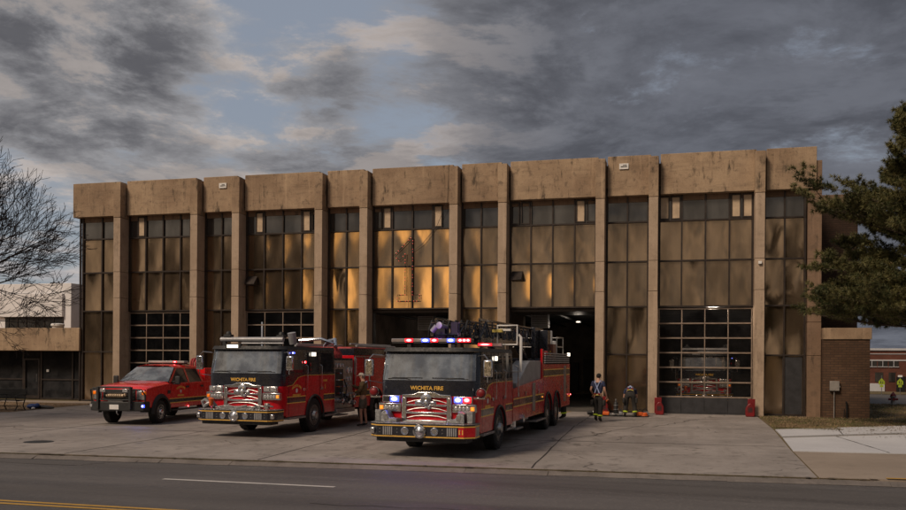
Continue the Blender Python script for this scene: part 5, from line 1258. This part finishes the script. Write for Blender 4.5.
# ------------------------------------------------------------------ people
def skin(name, nodes, edges, mat, parent, sub=2):
    me = bpy.data.meshes.new(name); idx = {k: i for i, k in enumerate(nodes)}
    me.from_pydata([nodes[k][0] for k in nodes], [(idx[a], idx[b]) for a, b in edges], []); me.materials.append(mat)
    o = bpy.data.objects.new(name, me); COL.objects.link(o); o.parent = parent
    m = o.modifiers.new('Skin', 'SKIN'); m.use_smooth_shade = True
    if not me.skin_vertices: bpy.context.view_layer.update()
    sv = me.skin_vertices[0].data
    for k in nodes:
        r = nodes[k][1]; sv[idx[k]].radius = r if isinstance(r, tuple) else (r, r); sv[idx[k]].use_root = False
    sv[0].use_root = True
    s = o.modifiers.new('Subdivision', 'SUBSURF'); s.levels = sub; s.render_levels = sub
    return o
V = Vector
def lerp(a, b, f): return tuple(V(a).lerp(V(b), f))
def person(label, loc, rz, J, clothes, hair='hair', group=None, curl=.6):
    """J: joints in metres, figure facing -y"""
    root = thing('person', label, 'person', loc, rz, group)
    n = {}; e = []
    n['pel'] = (J['pel'], (.15, .10)); n['wst'] = (J['wst'], (.135, .095)); n['chs'] = (J['chs'], (.165, .11)); n['shc'] = (J['shc'], (.12, .075)); n['nk'] = (J['nk'], .058)
    hd = V(J['head']); up = (hd - V(J['nk'])).normalized(); fw = V(J['face']).normalized(); rt = fw.cross(up).normalized()
    n['jaw'] = (tuple(hd - up*.05 + fw*.015), (.062, .07)); n['cr'] = (tuple(hd + up*.03 - fw*.01), (.078, .092)); n['tp'] = (tuple(hd + up*.09 - fw*.01), (.055, .065))
    n['nose'] = (tuple(hd - up*.005 + fw*.098), .013)
    e += [('pel', 'wst'), ('wst', 'chs'), ('chs', 'shc'), ('shc', 'nk'), ('nk', 'jaw'), ('jaw', 'cr'), ('cr', 'tp'), ('cr', 'nose')]
    for s in 'LR':
        n['sh'+s] = (J['sh'+s], .062); n['el'+s] = (J['el'+s], .042); n['fa'+s] = (lerp(J['el'+s], J['wr'+s], .35), .041); n['wr'+s] = (J['wr'+s], (.03, .024))
        e += [('shc', 'sh'+s), ('sh'+s, 'el'+s), ('el'+s, 'fa'+s), ('fa'+s, 'wr'+s)]
        d = (V(J['wr'+s]) - V(J['el'+s])).normalized(); sd = d.cross(V((0, 1, .2))).normalized(); nm = sd.cross(d).normalized()
        p = V(J['wr'+s]) + d*.05; n['pm'+s] = (tuple(p), (.034, .016)); e.append(('wr'+s, 'pm'+s))
        for q, (off, L) in enumerate(((-.028, .062), (-.010, .074), (.009, .07), (.026, .055))):
            a = p + d*.035 + sd*off; b = a + d*L*.5 + nm*L*.12; c = b + d*L*.4*(1-curl*.5) + nm*L*.45*curl
            n['f%d0%s' % (q, s)] = (tuple(a), .0095); n['f%d1%s' % (q, s)] = (tuple(b), .0088); n['f%d2%s' % (q, s)] = (tuple(c), .0075)
            e += [('pm'+s, 'f%d0%s' % (q, s)), ('f%d0%s' % (q, s), 'f%d1%s' % (q, s)), ('f%d1%s' % (q, s), 'f%d2%s' % (q, s))]
        a = p - d*.015 + sd*.036; b = a + d*.03 + sd*.02 + nm*.012; c = b + d*.028 + nm*.01
        n['t0'+s] = (tuple(a), .011); n['t1'+s] = (tuple(b), .0095); n['t2'+s] = (tuple(c), .008)
        e += [('pm'+s, 't0'+s), ('t0'+s, 't1'+s), ('t1'+s, 't2'+s)]
        n['hp'+s] = (J['hp'+s], .095); n['th'+s] = (lerp(J['hp'+s], J['kn'+s], .4), .082); n['kn'+s] = (J['kn'+s], .056); n['cf'+s] = (lerp(J['kn'+s], J['an'+s], .35), .056); n['an'+s] = (J['an'+s], .038); n['to'+s] = (J['to'+s], (.042, .028))
        e += [('pel', 'hp'+s), ('hp'+s, 'th'+s), ('th'+s, 'kn'+s), ('kn'+s, 'cf'+s), ('cf'+s, 'an'+s), ('an'+s, 'to'+s)]
    skin('body', n, e, M['skin'], root)
    # hair or cap, ears, eyes
    b = MB(); b.ball((0, 0, 0), (.094, .108, .10), 16, 10)
    mt = Matrix((( rt.x, fw.x, up.x), (rt.y, fw.y, up.y), (rt.z, fw.z, up.z)))
    b.v = [tuple(mt @ V((v[0], v[1]-.018, v[2] if v[2] > -.03 or v[1] < .0 else v[2]*.0 + .02)) + hd + up*.045) for v in b.v]
    ho = b.build('cap' if hair == 'cap' else 'hair', M['capm'] if hair == 'cap' else M['hair'], root)
    if hair == 'cap':
        b = MB(); b.ball((0, 0, 0), (.075, .07, .012), 12, 6); b.v = [tuple(mt @ V((v[0], v[1]+.10, v[2])) + hd + up*.05) for v in b.v]; b.build('peak', M['capm'], ho)
    b = MB()
    for s in (1, -1): c = hd + rt*s*.083 - fw*.005; b.ball(tuple(c), (.014, .02, .032), 8, 6)
    b.build('ear', M['skin'], root)
    b = MB()
    for s in (1, -1): c = hd + rt*s*.032 + fw*.083 + up*.018; b.ball(tuple(c), .010, 8, 6)
    b.build('eye', M['sock'], root)
    # clothing
    def grow(keys, add_, cut=None):
        nn = {}
        for k in keys:
            pos, r = n[k]; r = r if isinstance(r, tuple) else (r, r); nn[k] = (pos, (r[0]+add_, r[1]+add_))
        return nn
    if 'top' in clothes:
        m_, slv = clothes['top']; add_ = .022 if slv == 'short' else .034
        nn = grow(['chs', 'wst', 'shc', 'shL', 'shR'], add_); nn['nkb'] = (lerp(J['shc'], J['nk'], .45), .075); nn['hem'] = (lerp(J['wst'], J['pel'], .7), (.165, .12)); ee = [('hem', 'wst'), ('wst', 'chs'), ('chs', 'shc'), ('shc', 'nkb'), ('shc', 'shL'), ('shc', 'shR')]
        for s in 'LR':
            if slv == 'short': nn['sl'+s] = (lerp(J['sh'+s], J['el'+s], .62), .068); ee.append(('sh'+s, 'sl'+s))
            else:
                nn['el'+s] = (J['el'+s], .066); nn['cu'+s] = (lerp(J['el'+s], J['wr'+s], .85), .048); ee += [('sh'+s, 'el'+s), ('el'+s, 'cu'+s)]
        skin('shirt' if slv == 'short' else 'jacket', nn, ee, m_, root)
    if 'legs' in clothes:
        m_, kind = clothes['legs']; nn = {'pel': (J['pel'], (.185, .14)), 'wst': (lerp(J['pel'], J['wst'], .7), (.165, .125))}; ee = [('wst', 'pel')]
        for s in 'LR':
            nn['hp'+s] = (J['hp'+s], .125)
            if kind == 'shorts': nn['kn'+s] = (lerp(J['hp'+s], J['kn'+s], .85), .10); ee += [('pel', 'hp'+s), ('hp'+s, 'kn'+s)]
            else:
                nn['kn'+s] = (J['kn'+s], .098); nn['an'+s] = (lerp(J['kn'+s], J['an'+s], .86), .095); ee += [('pel', 'hp'+s), ('hp'+s, 'kn'+s), ('kn'+s, 'an'+s)]
        lg = skin('shorts' if kind == 'shorts' else 'trousers', nn, ee, m_, root)
        if kind != 'shorts':
            for s in 'LR':
                a = lerp(J['kn'+s], J['an'+s], .62); b_ = lerp(J['kn'+s], J['an'+s], .74)
                MB().cyl(a, b_, .098, .097, 18).build('reflective_band', M['hiviz'], root)
    b = MB()
    for s in 'LR':
        an = V(J['an'+s]); to = V(J['to'+s]); q = 'boot'
        nn = {'a': (tuple(an + V((0, 0, .12 if clothes.get('boots') else .02))), .062), 'b': (tuple(an), .06), 'c': (tuple(lerp(an, to, .5)), (.052, .042)), 'd': (tuple(to + (to-an)*.12), (.05, .036)), 'h': (tuple(an - (to-an)*.28 + V((0, 0, -.035))), (.042, .04))}
        skin('boot', nn, [('b', 'a'), ('b', 'c'), ('c', 'd'), ('b', 'h')], M['sock'], root)
    if clothes.get('straps'):
        # wide suspenders crossing on the back, belt with red keepers
        bk = V(J.get('back', (0, 1, 0))).normalized(); S_ = MB()
        for s, o in (('L', 1), ('R', -1)):
            sh = V(J['shc']).lerp(V(J['sh'+s]), .55) + V((0, 0, .06)); mid = V(J['chs']).lerp(V(J['wst']), .15) + bk*.155
            low = V(J['pel']).lerp(V(J['wst']), .55) + bk*.15 + (V(J['shL'])-V(J['shR'])).normalized()*(.10 if s == 'L' else -.10)
            top = sh + bk*.06; fr_ = sh - bk*.08
            S_.tube([fr_, top, V(J['shc']).lerp(V(J['sh'+s]), .45)+bk*.13, mid, low], .021, 6)
        S_.build('suspenders', M['strap'], root)
        R_ = MB()
        for o in (1, -1):
            c = V(J['pel']).lerp(V(J['wst']), .5) + bk*.165 + (V(J['shL'])-V(J['shR'])).normalized()*.08*o; R_.ball(tuple(c), (.04, .02, .045), 8, 5)
        R_.build('strap_keeper', M['lens_red'], root)
        c = V(J['pel']).lerp(V(J['wst']), .22) + bk*.15; ax = (V(J['shL'])-V(J['shR'])).normalized()
        MB().tube([c - ax*.13 - bk*.02, c + bk*.012, c + ax*.13 - bk*.02], .022, 6).build('waist_band', M['hose_y'], root)
        for s, o in (('L', 1), ('R', -1)):
            c = V(J['hp'+s]) + ax*.13*o - V((0, 0, .22)); MB().box(c.x-.05, c.x+.05, c.y-.09, c.y+.09, c.z-.11, c.z+.11).build('cargo_pocket', M['turnout'], root, bevel=.03)
    return root
base = dict(pel=(0, 0, .97), wst=(0, 0, 1.12), chs=(0, 0, 1.32), shc=(0, .01, 1.47), nk=(0, 0, 1.56), head=(0, -.02, 1.69), face=(0, -1, 0),
            shL=(.19, .01, 1.47), elL=(.25, .03, 1.18), wrL=(.26, -.06, .92), shR=(-.19, .01, 1.47), elR=(-.25, .03, 1.18), wrR=(-.26, -.06, .92),
            hpL=(.10, 0, .93), knL=(.11, -.02, .50), anL=(.12, .02, .09), toL=(.14, -.13, .035), hpR=(-.10, 0, .93), knR=(-.11, -.02, .50), anR=(-.12, .02, .09), toR=(-.14, -.13, .035), back=(0, 1, 0))
# pump operator, side-on, right arm up to the valves (faces the truck: -x)
J = dict(base); J.update(elR=(-.22, -.20, 1.28), wrR=(-.10, -.44, 1.40), elL=(.24, -.08, 1.20), wrL=(.16, -.28, 1.12), head=(0, -.05, 1.69), face=(0, -1, -.1), knL=(.12, -.06, .50), anL=(.13, -.02, .09), toL=(.15, -.17, .035), anR=(-.12, .10, .09), toR=(-.13, -.05, .035), knR=(-.11, .04, .5))
p1 = person('person in pale cap, brown jacket and shorts reaching towards the engine pump panel', (-10.58, 28.45, 0), R(-80), J, dict(top=(M['olive'], 'long'), legs=(M['khaki'], 'shorts')), 'cap')
MB().tube([(.13, .10, 1.50), (0, .13, 1.53), (-.13, .10, 1.50), (-.16, .13, 1.3)], .022, 6).build('radio_strap', M['strap'], p1)
# firefighter walking away
J = dict(base); J.update(elL=(.27, .06, 1.20), wrL=(.24, -.12, 1.0), elR=(-.27, .04, 1.18), wrR=(-.30, -.10, .94), knL=(.11, -.16, .54), anL=(.12, -.08, .12), toL=(.13, -.22, .05), knR=(-.10, .02, .50), anR=(-.10, .12, .10), toR=(-.11, -.02, .04), face=(.1, -1, -.15), head=(0, -.05, 1.68))
p2 = person('firefighter in navy t-shirt walking away in dark trousers with crossed pale suspenders', (-3.05, 33.45, 0), R(168), J, dict(top=(M['navy'], 'short'), legs=(M['turnout'], 'long'), boots=1, straps=1))
MB().tube([(-.30, -.16, .88), (-.33, -.20, .82), (-.30, -.26, .84), (-.27, -.22, .80), (-.28, -.15, .78)], .03, 6).build('work_glove', M['orange'], p2)
# firefighter bent over the gear, back to the camera
J = dict(base); J.update(pel=(0, .16, .94), wst=(0, .06, 1.06), chs=(0, -.13, 1.13), shc=(0, -.30, 1.10), nk=(0, -.39, 1.07), head=(0, -.52, 1.02), face=(0, -.45, -.9), back=(0, .35, 1),
    shL=(.19, -.28, 1.08), elL=(.26, -.30, .80), wrL=(.20, -.38, .56), shR=(-.19, -.28, 1.08), elR=(-.26, -.30, .80), wrR=(-.20, -.40, .56), hpL=(.12, .14, .90), knL=(.17, .02, .50), anL=(.20, .10, .09), toL=(.23, -.05, .035), hpR=(-.12, .14, .90), knR=(-.17, .02, .50), anR=(-.20, .10, .09), toR=(-.23, -.05, .035))
p3 = person('firefighter bent forward over the laid out gear between two pillars, back turned', (-2.05, 36.7, 0), R(182), J, dict(top=(M['navy'], 'short'), legs=(M['turnout'], 'long'), boots=1, straps=1))
J = dict(base); J.update(elR=(-.24, -.14, 1.22), wrR=(-.2, -.36, 1.22))
p4 = person('firefighter in blue shirt standing mostly hidden at the rear of the ladder truck', (-4.52, 34.75, 0), R(-95), J, dict(top=(M['navy'], 'short'), legs=(M['turnout'], 'long'), boots=1))
J = dict(base)

# ------------------------------------------------------------------ gear laid out by the bay
def coil(name, label, cat, loc, mat, r, tr, turns, grp=None):
    o = MB()
    for k in range(turns): o.torus((random.uniform(-.02, .02), random.uniform(-.02, .02), tr + k*tr*1.7), (random.uniform(-.05, .05), random.uniform(-.05, .05), 1), r - .02*k, tr, 24, 7)
    return tag(o.build(name, mat, None, loc=loc), label, cat, grp)
tag(MB().prism([(-3.7, 36.55), (-1.35, 36.8), (-1.3, 37.5), (-3.75, 37.35)], 'z', .004, .03).build('ground_tarp', M['bplast'], None, bevel=.01), 'black tarp spread under the rescue gear at the bay foot', 'tarp')
def bottle(loc, rz, label):
    o = thing('air_cylinder', label, 'air cylinder', loc, rz, 'breathing air cylinders on the tarp')
    MB().lathe((0, 0, .1), (1, 0, 0), [(-.28, .02), (-.27, .07), (-.22, .09), (.2, .09), (.26, .06), (.29, .025), (.33, .025), (.33, 0)], 18).build('tank', M['bplast'], o)
    MB().torus((-.05, 0, .1), (1, 0, 0), .092, .012, 18, 5).torus((.12, 0, .1), (1, 0, 0), .092, .012, 18, 5).cyl((.31, 0, .1), (.38, 0, .1), .04).build('valve', M['steel'], o)
    return o
bottle((-3.55, 37.0, .03), R(20), 'black air cylinder nearest the walking firefighter on the tarp'); b_ = bottle((-2.72, 37.1, .03), R(100), 'black air cylinder standing end on beside the bent firefighter')
b_.rotation_euler = (0, R(-90), R(90)); b_.location = (-2.65, 37.15, .33)
coil('hose_coil', 'orange air hose coil on the tarp left of the bent firefighter', 'hose', (-3.28, 36.95, .03), M['orange'], .17, .028, 4, 'orange hose coils on the tarp')
coil('hose_coil', 'orange air hose coil on the tarp right of the bent firefighter', 'hose', (-1.52, 36.95, .03), M['orange'], .17, .028, 3, 'orange hose coils on the tarp')
def tool(loc, rz, label, m_):
    o = thing('rescue_tool', label, 'rescue tool', loc, rz, 'rescue tools on the tarp')
    MB().box(-.16, .12, -.07, .07, .02, .17).build('motor', m_, o, bevel=.03)
    MB().tube([(-.14, 0, .17), (-.1, 0, .27), (.06, 0, .27), (.1, 0, .16)], .018, 6).build('handle', M['bplast'], o)
    MB().prism([(.12, -.05), (.3, -.09), (.46, -.02), (.32, -.03), (.2, 0), (.32, .03), (.46, .02), (.3, .09), (.12, .05)], 'z', .06, .10).build('jaw', M['steel'], o, bevel=.006)
    return o
tool((-3.0, 36.75, .03), R(-15), 'orange spreader tool lying left of the bent firefighter boots', M['orange'])
tool((-2.45, 36.95, .03), R(100), 'grey cutter tool lying between the bent firefighter boots and cylinder', M['ltgrey'])
tool((-1.70, 36.8, .03), R(200), 'orange cutter tool lying right of the bent firefighter boots', M['orange'])
tool((-1.45, 37.25, .03), R(30), 'pale grey spreader tool at right end of the tarp', M['ltgrey'])
def door_guard(loc, label, rz=0, side=1):
    o = thing('door_guard', label, 'door guard', loc, rz, 'red guards standing at the bay pillars')
    MB().box(-.06*side-.15, -.06*side+.15, .03, .06, .0, .74).build('back_plate', M['lens_red'], o, bevel=.02)
    MB().prism([(-.17, 0), (.17, 0), (.19, .12), (.18, .36), (.10, .50), (.04, .56), (-.04, .56), (-.10, .50), (-.18, .36), (-.19, .12)], 'y', -.17, .02).build('shell', M['lens_red'], o, bevel=.04, seg=3) if True else 0
    b = MB()
    for k in range(4): b.box(-.09, .09, -.178, -.171, .20+k*.05, .23+k*.05)
    b.build('marking', M['bplast'], o)
    return o
door_guard((-1.03+.10, 38.62, 0), 'red guard at the pillar left of the closed glass door', 0, 1)
door_guard((2.74, 38.62, 0), 'red guard at the pillar right of the closed glass door', 0, -1)
door_guard((-3.28, 38.70, 0), 'red guard at the pillar behind the walking firefighter', 0, 1)

# ------------------------------------------------------------------ bench and rubbish on the dirt strip
bn = thing('park_bench', 'black metal slatted bench on the dirt by the station entrance', 'bench', (-28.1, 31.3, 0), R(0))
b = MB()
for k in range(6): b.box(-1.0, 1.0, -.02+k*.08, .052+k*.08, .43, .455)
b.build('seat', M['iron'], bn, bevel=.006)
b = MB()
for k in range(6): b.box(-1.0, 1.0, .47+k*.014, .49+k*.014, .50+k*.07, .565+k*.07)
b.build('backrest', M['iron'], bn, bevel=.006)
for x in (-.95, 0, .95):
    MB().tube([(x-.03, -.06, .02), (x, .05, .2), (x, .0, .42), (x, .48, .44), (x, .58, .95)], .022, 6).tube([(x, .48, .44), (x, .38, .22), (x, .5, .02)], .022, 6).tube([(x, -.02, .42), (x, -.08, .62), (x, .1, .68), (x, .5, .66)], .018, 6).build('leg', M['iron'], bn)
MB().cyl((-.95, .2, .2), (.95, .2, .2), .014).build('stretcher', M['iron'], bn)
tag(MB().ball((0, 0, .12), (.26, .2, .12), 10, 6).ball((.2, .05, .16), (.12, .12, .1), 9, 5).build('blue_bag', pm('blue_nylon', (.03, .06, .2), .7), None, loc=(-27.75, 32.95, -.01)), 'small blue bag dropped on the dirt right of the bench', 'bag')
tag(MB().tube([(-.5, 0, .06), (-.2, .05, .08), (.2, 0, .07), (.5, .04, .06)], [.05, .08, .08, .04], 8).build('rolled_mat', M['bplast'], None, loc=(-27.3, 33.1, 0)), 'dark rolled cloth lying beside the blue bag', 'cloth')
tag(MB().box(-.18, .18, -.12, .12, 0, .04).torus((0, 0, .05), (0, 0, 1), .1, .015).build('paper_scrap', M['white'], None, loc=(-26.95, 32.7, -.005)).copy() if False else MB().ball((0, 0, .04), (.09, .07, .05), 8, 5).build('paper_scrap', M['white'], None, loc=(-27.5, 32.7, 0)), 'crumpled pale scrap by the blue bag', 'litter')

# ------------------------------------------------------------------ trees
def bare_tree(name, label, loc, seed, height, spread_dir):
    rng = random.Random(seed); segs = []          # (p0, p1, r0, r1)
    def grow(p, d, L, r, depth):
        n = 4 if depth < 2 else 3; r0 = r
        pts = [p]; q = V(p); dd = V(d)
        for i in range(n):
            dd = (dd + V((rng.uniform(-1, 1), rng.uniform(-1, 1), rng.uniform(-.5, .9)))*.11).normalized()
            q2 = q + dd*L/n; r2 = max(.0085, r0*(1 - .38*(i+1)/n)); r1 = max(.0085, r0*(1 - .38*i/n)); segs.append((q.copy(), q2.copy(), r1, r2))
            if depth < 7 and i > 0:
                for _ in range(1 if rng.random() < .80 else 2):
                    a = dd.orthogonal().normalized(); a.rotate(Matrix.Rotation(rng.uniform(0, 2*PI), 3, dd)); ang = rng.uniform(.35, .8)
                    nd = (dd*math.cos(ang) + a*math.sin(ang) + V((0, 0, .12))).normalized()
                    if L*.72 > .18: grow(q2, nd, L*rng.uniform(.58, .78), r2*rng.uniform(.55, .72), depth+1)
            q = q2
        if depth < 6 and L > .3: grow(q, dd, L*.7, r2*.9, depth+1)
    trunk_top = V((0, 0, height*.23))
    segs.append((V((0, 0, -.15)), V((.02, 0, height*.08)), height*.021, height*.016)); segs.append((V((.02, 0, height*.08)), trunk_top, height*.016, height*.015))
    for k in range(9):
        a = 2*PI*k/9*2 + rng.uniform(-.3, .3); el = rng.uniform(.75, 1.15) if k % 2 else rng.uniform(.5, .8)
        d = V((math.cos(a)*math.cos(el), math.sin(a)*math.cos(el), math.sin(el))) + V(spread_dir)*.25
        grow(trunk_top, d.normalized(), height*.25, height*.0125, 1)
    th_ = thing(name, label, 'tree', loc); tk = MB(); tw = MB()
    for a, b, r0, r1 in segs: (tk if r0 > .03 else tw).cyl(a, b, r0, r1, 8 if r0 > .03 else 3, caps=False)
    tk.build('trunk', M['bark'], th_, angle=60); tw.build('crown', M['bark'], th_, smooth=False); return len(segs)
nseg = bare_tree('bare_tree', 'leafless tree spreading fine bare branches at left edge of frame', (-29.3, 26.3, 0), 8, 11.9, (.45, .1, 0))
print('bare segs', nseg)

def needle_mat(name, a, b):
    m, t, p = base_mat(name); w_ = coords(t, 'World'); n = t.noise(w_, 1.6, 4, .6); n2 = t.noise(w_, 9, 3, .6)
    c = t.mix(t.ramp(n, .35, .65), a, b); c = t.mix(t.ramp(n2, .5, .75, 0, .6), c, (.16, .085, .03))
    t.l.new(c, p.inputs['Base Color']); p.inputs['Roughness'].default_value = .6; p.inputs['Specular IOR Level'].default_value = .3; return m
M['needle'] = needle_mat('pine_needles', (.042, .052, .018), (.15, .14, .052))
def pine(loc, seed, H_, limbs):
    rng = random.Random(seed); th_ = thing('pine_tree', 'tall pine with dark green needle clumps at right edge, leaning over the annex', 'tree', loc)
    tk = MB(); tk.tube([(0, 0, -.2), (.05, .02, H_*.3), (0, .05, H_*.65), (-.05, 0, H_*.98)], [.30, .23, .14, .03], 12)
    nd = MB(); bl = MB()
    def tuft(c, d, L, n):
        c = V(c)
        for _ in range(n):
            v = (V((rng.gauss(0, 1), rng.gauss(0, 1), rng.gauss(0, 1))).normalized()*.95 + d*.8).normalized()
            s_ = v.orthogonal().normalized()*.0105; Ln = L*rng.uniform(.7, 1.15)
            s_.rotate(Matrix.Rotation(rng.uniform(0, PI), 3, v)); nd.v += [tuple(c - s_), tuple(c + s_), tuple(c + v*Ln)]
            k = len(nd.v); nd.f.append((k-3, k-2, k-1))
    def branch(p, d, L, r, depth):
        n = 6 if depth == 0 else 4; q = V(p); pts = [q.copy()]; dd = V(d)
        for i in range(n):
            dd = (dd + V((rng.uniform(-1, 1)*.12, rng.uniform(-1, 1)*.12, rng.uniform(-.06, .13)))).normalized(); q = q + dd*L/n; pts.append(q.copy())
            f = (i+1)/n
            if depth < 2 and f > .3:
                for s in (1, -1):
                    if rng.random() < .9:
                        sd = dd.cross(V((0, 0, 1))).normalized()*s; nd_ = (dd*.75 + sd*rng.uniform(.5, .9) + V((0, 0, rng.uniform(-.1, .3)))).normalized()
                        branch(q, nd_, L*rng.uniform(.26, .42)*(1.1-.35*f) + .12, r*.5, depth+1)
            if depth >= 1 or f > .6:
                for _ in range(2):
                    c = q + V((rng.uniform(-.08, .08), rng.uniform(-.08, .08), rng.uniform(-.03, .09))); tuft(c, dd, .17, 22)
        bl.tube(pts, [max(.006, r*(1-.75*i/n)) for i in range(n+1)], 5)
    for z, az, L, el in limbs:
        f = z/H_; branch((0, 0, z), (math.cos(az)*math.cos(el), math.sin(az)*math.cos(el), math.sin(el)), L, .055*(1.15-f), 0)
    tk.build('trunk', M['pine_bark'], th_, angle=60); bl.build('limb', M['pine_bark'], th_, angle=60); nd.build('crown', M['needle'], th_, smooth=False)
    print('needles', len(nd.f))
rng = random.Random(11); limbs = []
H_ = 10.9; z = 3.5; AZ = PI + .25
while z < H_-.1:
    f = (z-3.5)/(H_-3.5); base_L = 3.5*(1-f)**.6 + .5
    for k in range(4):
        az = rng.uniform(0, 2*PI) if k > 2 else AZ + rng.uniform(-1.1, 1.1)
        limbs.append((z + rng.uniform(-.15, .15), az, base_L*rng.uniform(.72, 1.05), rng.uniform(-.06, .10) + .5*f))
    z += .56
limbs += [(6.6, AZ-.03, 4.5, .05), (6.8, AZ+.06, 4.2, .05), (6.3, AZ+.12, 3.9, .02), (4.9, AZ, 4.0, -.02), (4.4, AZ-.08, 3.4, -.04), (4.1, AZ+.1, 3.2, -.02), (3.7, AZ-.15, 3.9, -.03), (3.5, AZ+.05, 3.4, -.05), (3.9, AZ+.3, 3.6, .0)]
pine((9.15, 33.4, 0), 3, H_, limbs)

# tree line and roofs behind the camera, added and shaped to darken glass reflections
b = MB(); rng = random.Random(4); x = -260
while x < 220:
    wd_ = rng.uniform(5, 14); h = rng.uniform(14, 20) if x < -78 else rng.uniform(6.5, 9.5) if x < -30 else rng.uniform(9, 13.5); b.ball((x, -118 + rng.uniform(-8, 8), h*.35), (wd_*.62, 5, h*.65), 9, 6); x += wd_*.7
for x0, x1, h in ((-120, -96, 5.2), (-52, -38, 5.8), (14, 40, 6.2)): b.box(x0, x1, -112, -100, 0, h)
struct('unseen_treeline', b, pm('far_foliage', (.03, .028, .018), .9))

scene.render.engine = 'CYCLES'
scene.view_settings.view_transform = 'Standard'; scene.view_settings.look = 'None'; scene.view_settings.exposure = 0; scene.view_settings.gamma = 1
scene.cycles.max_bounces = 6; scene.cycles.transparent_max_bounces = 12; scene.cycles.use_denoising = True
scene.cycles.sample_clamp_indirect = 4
print('objects', len(bpy.data.objects))
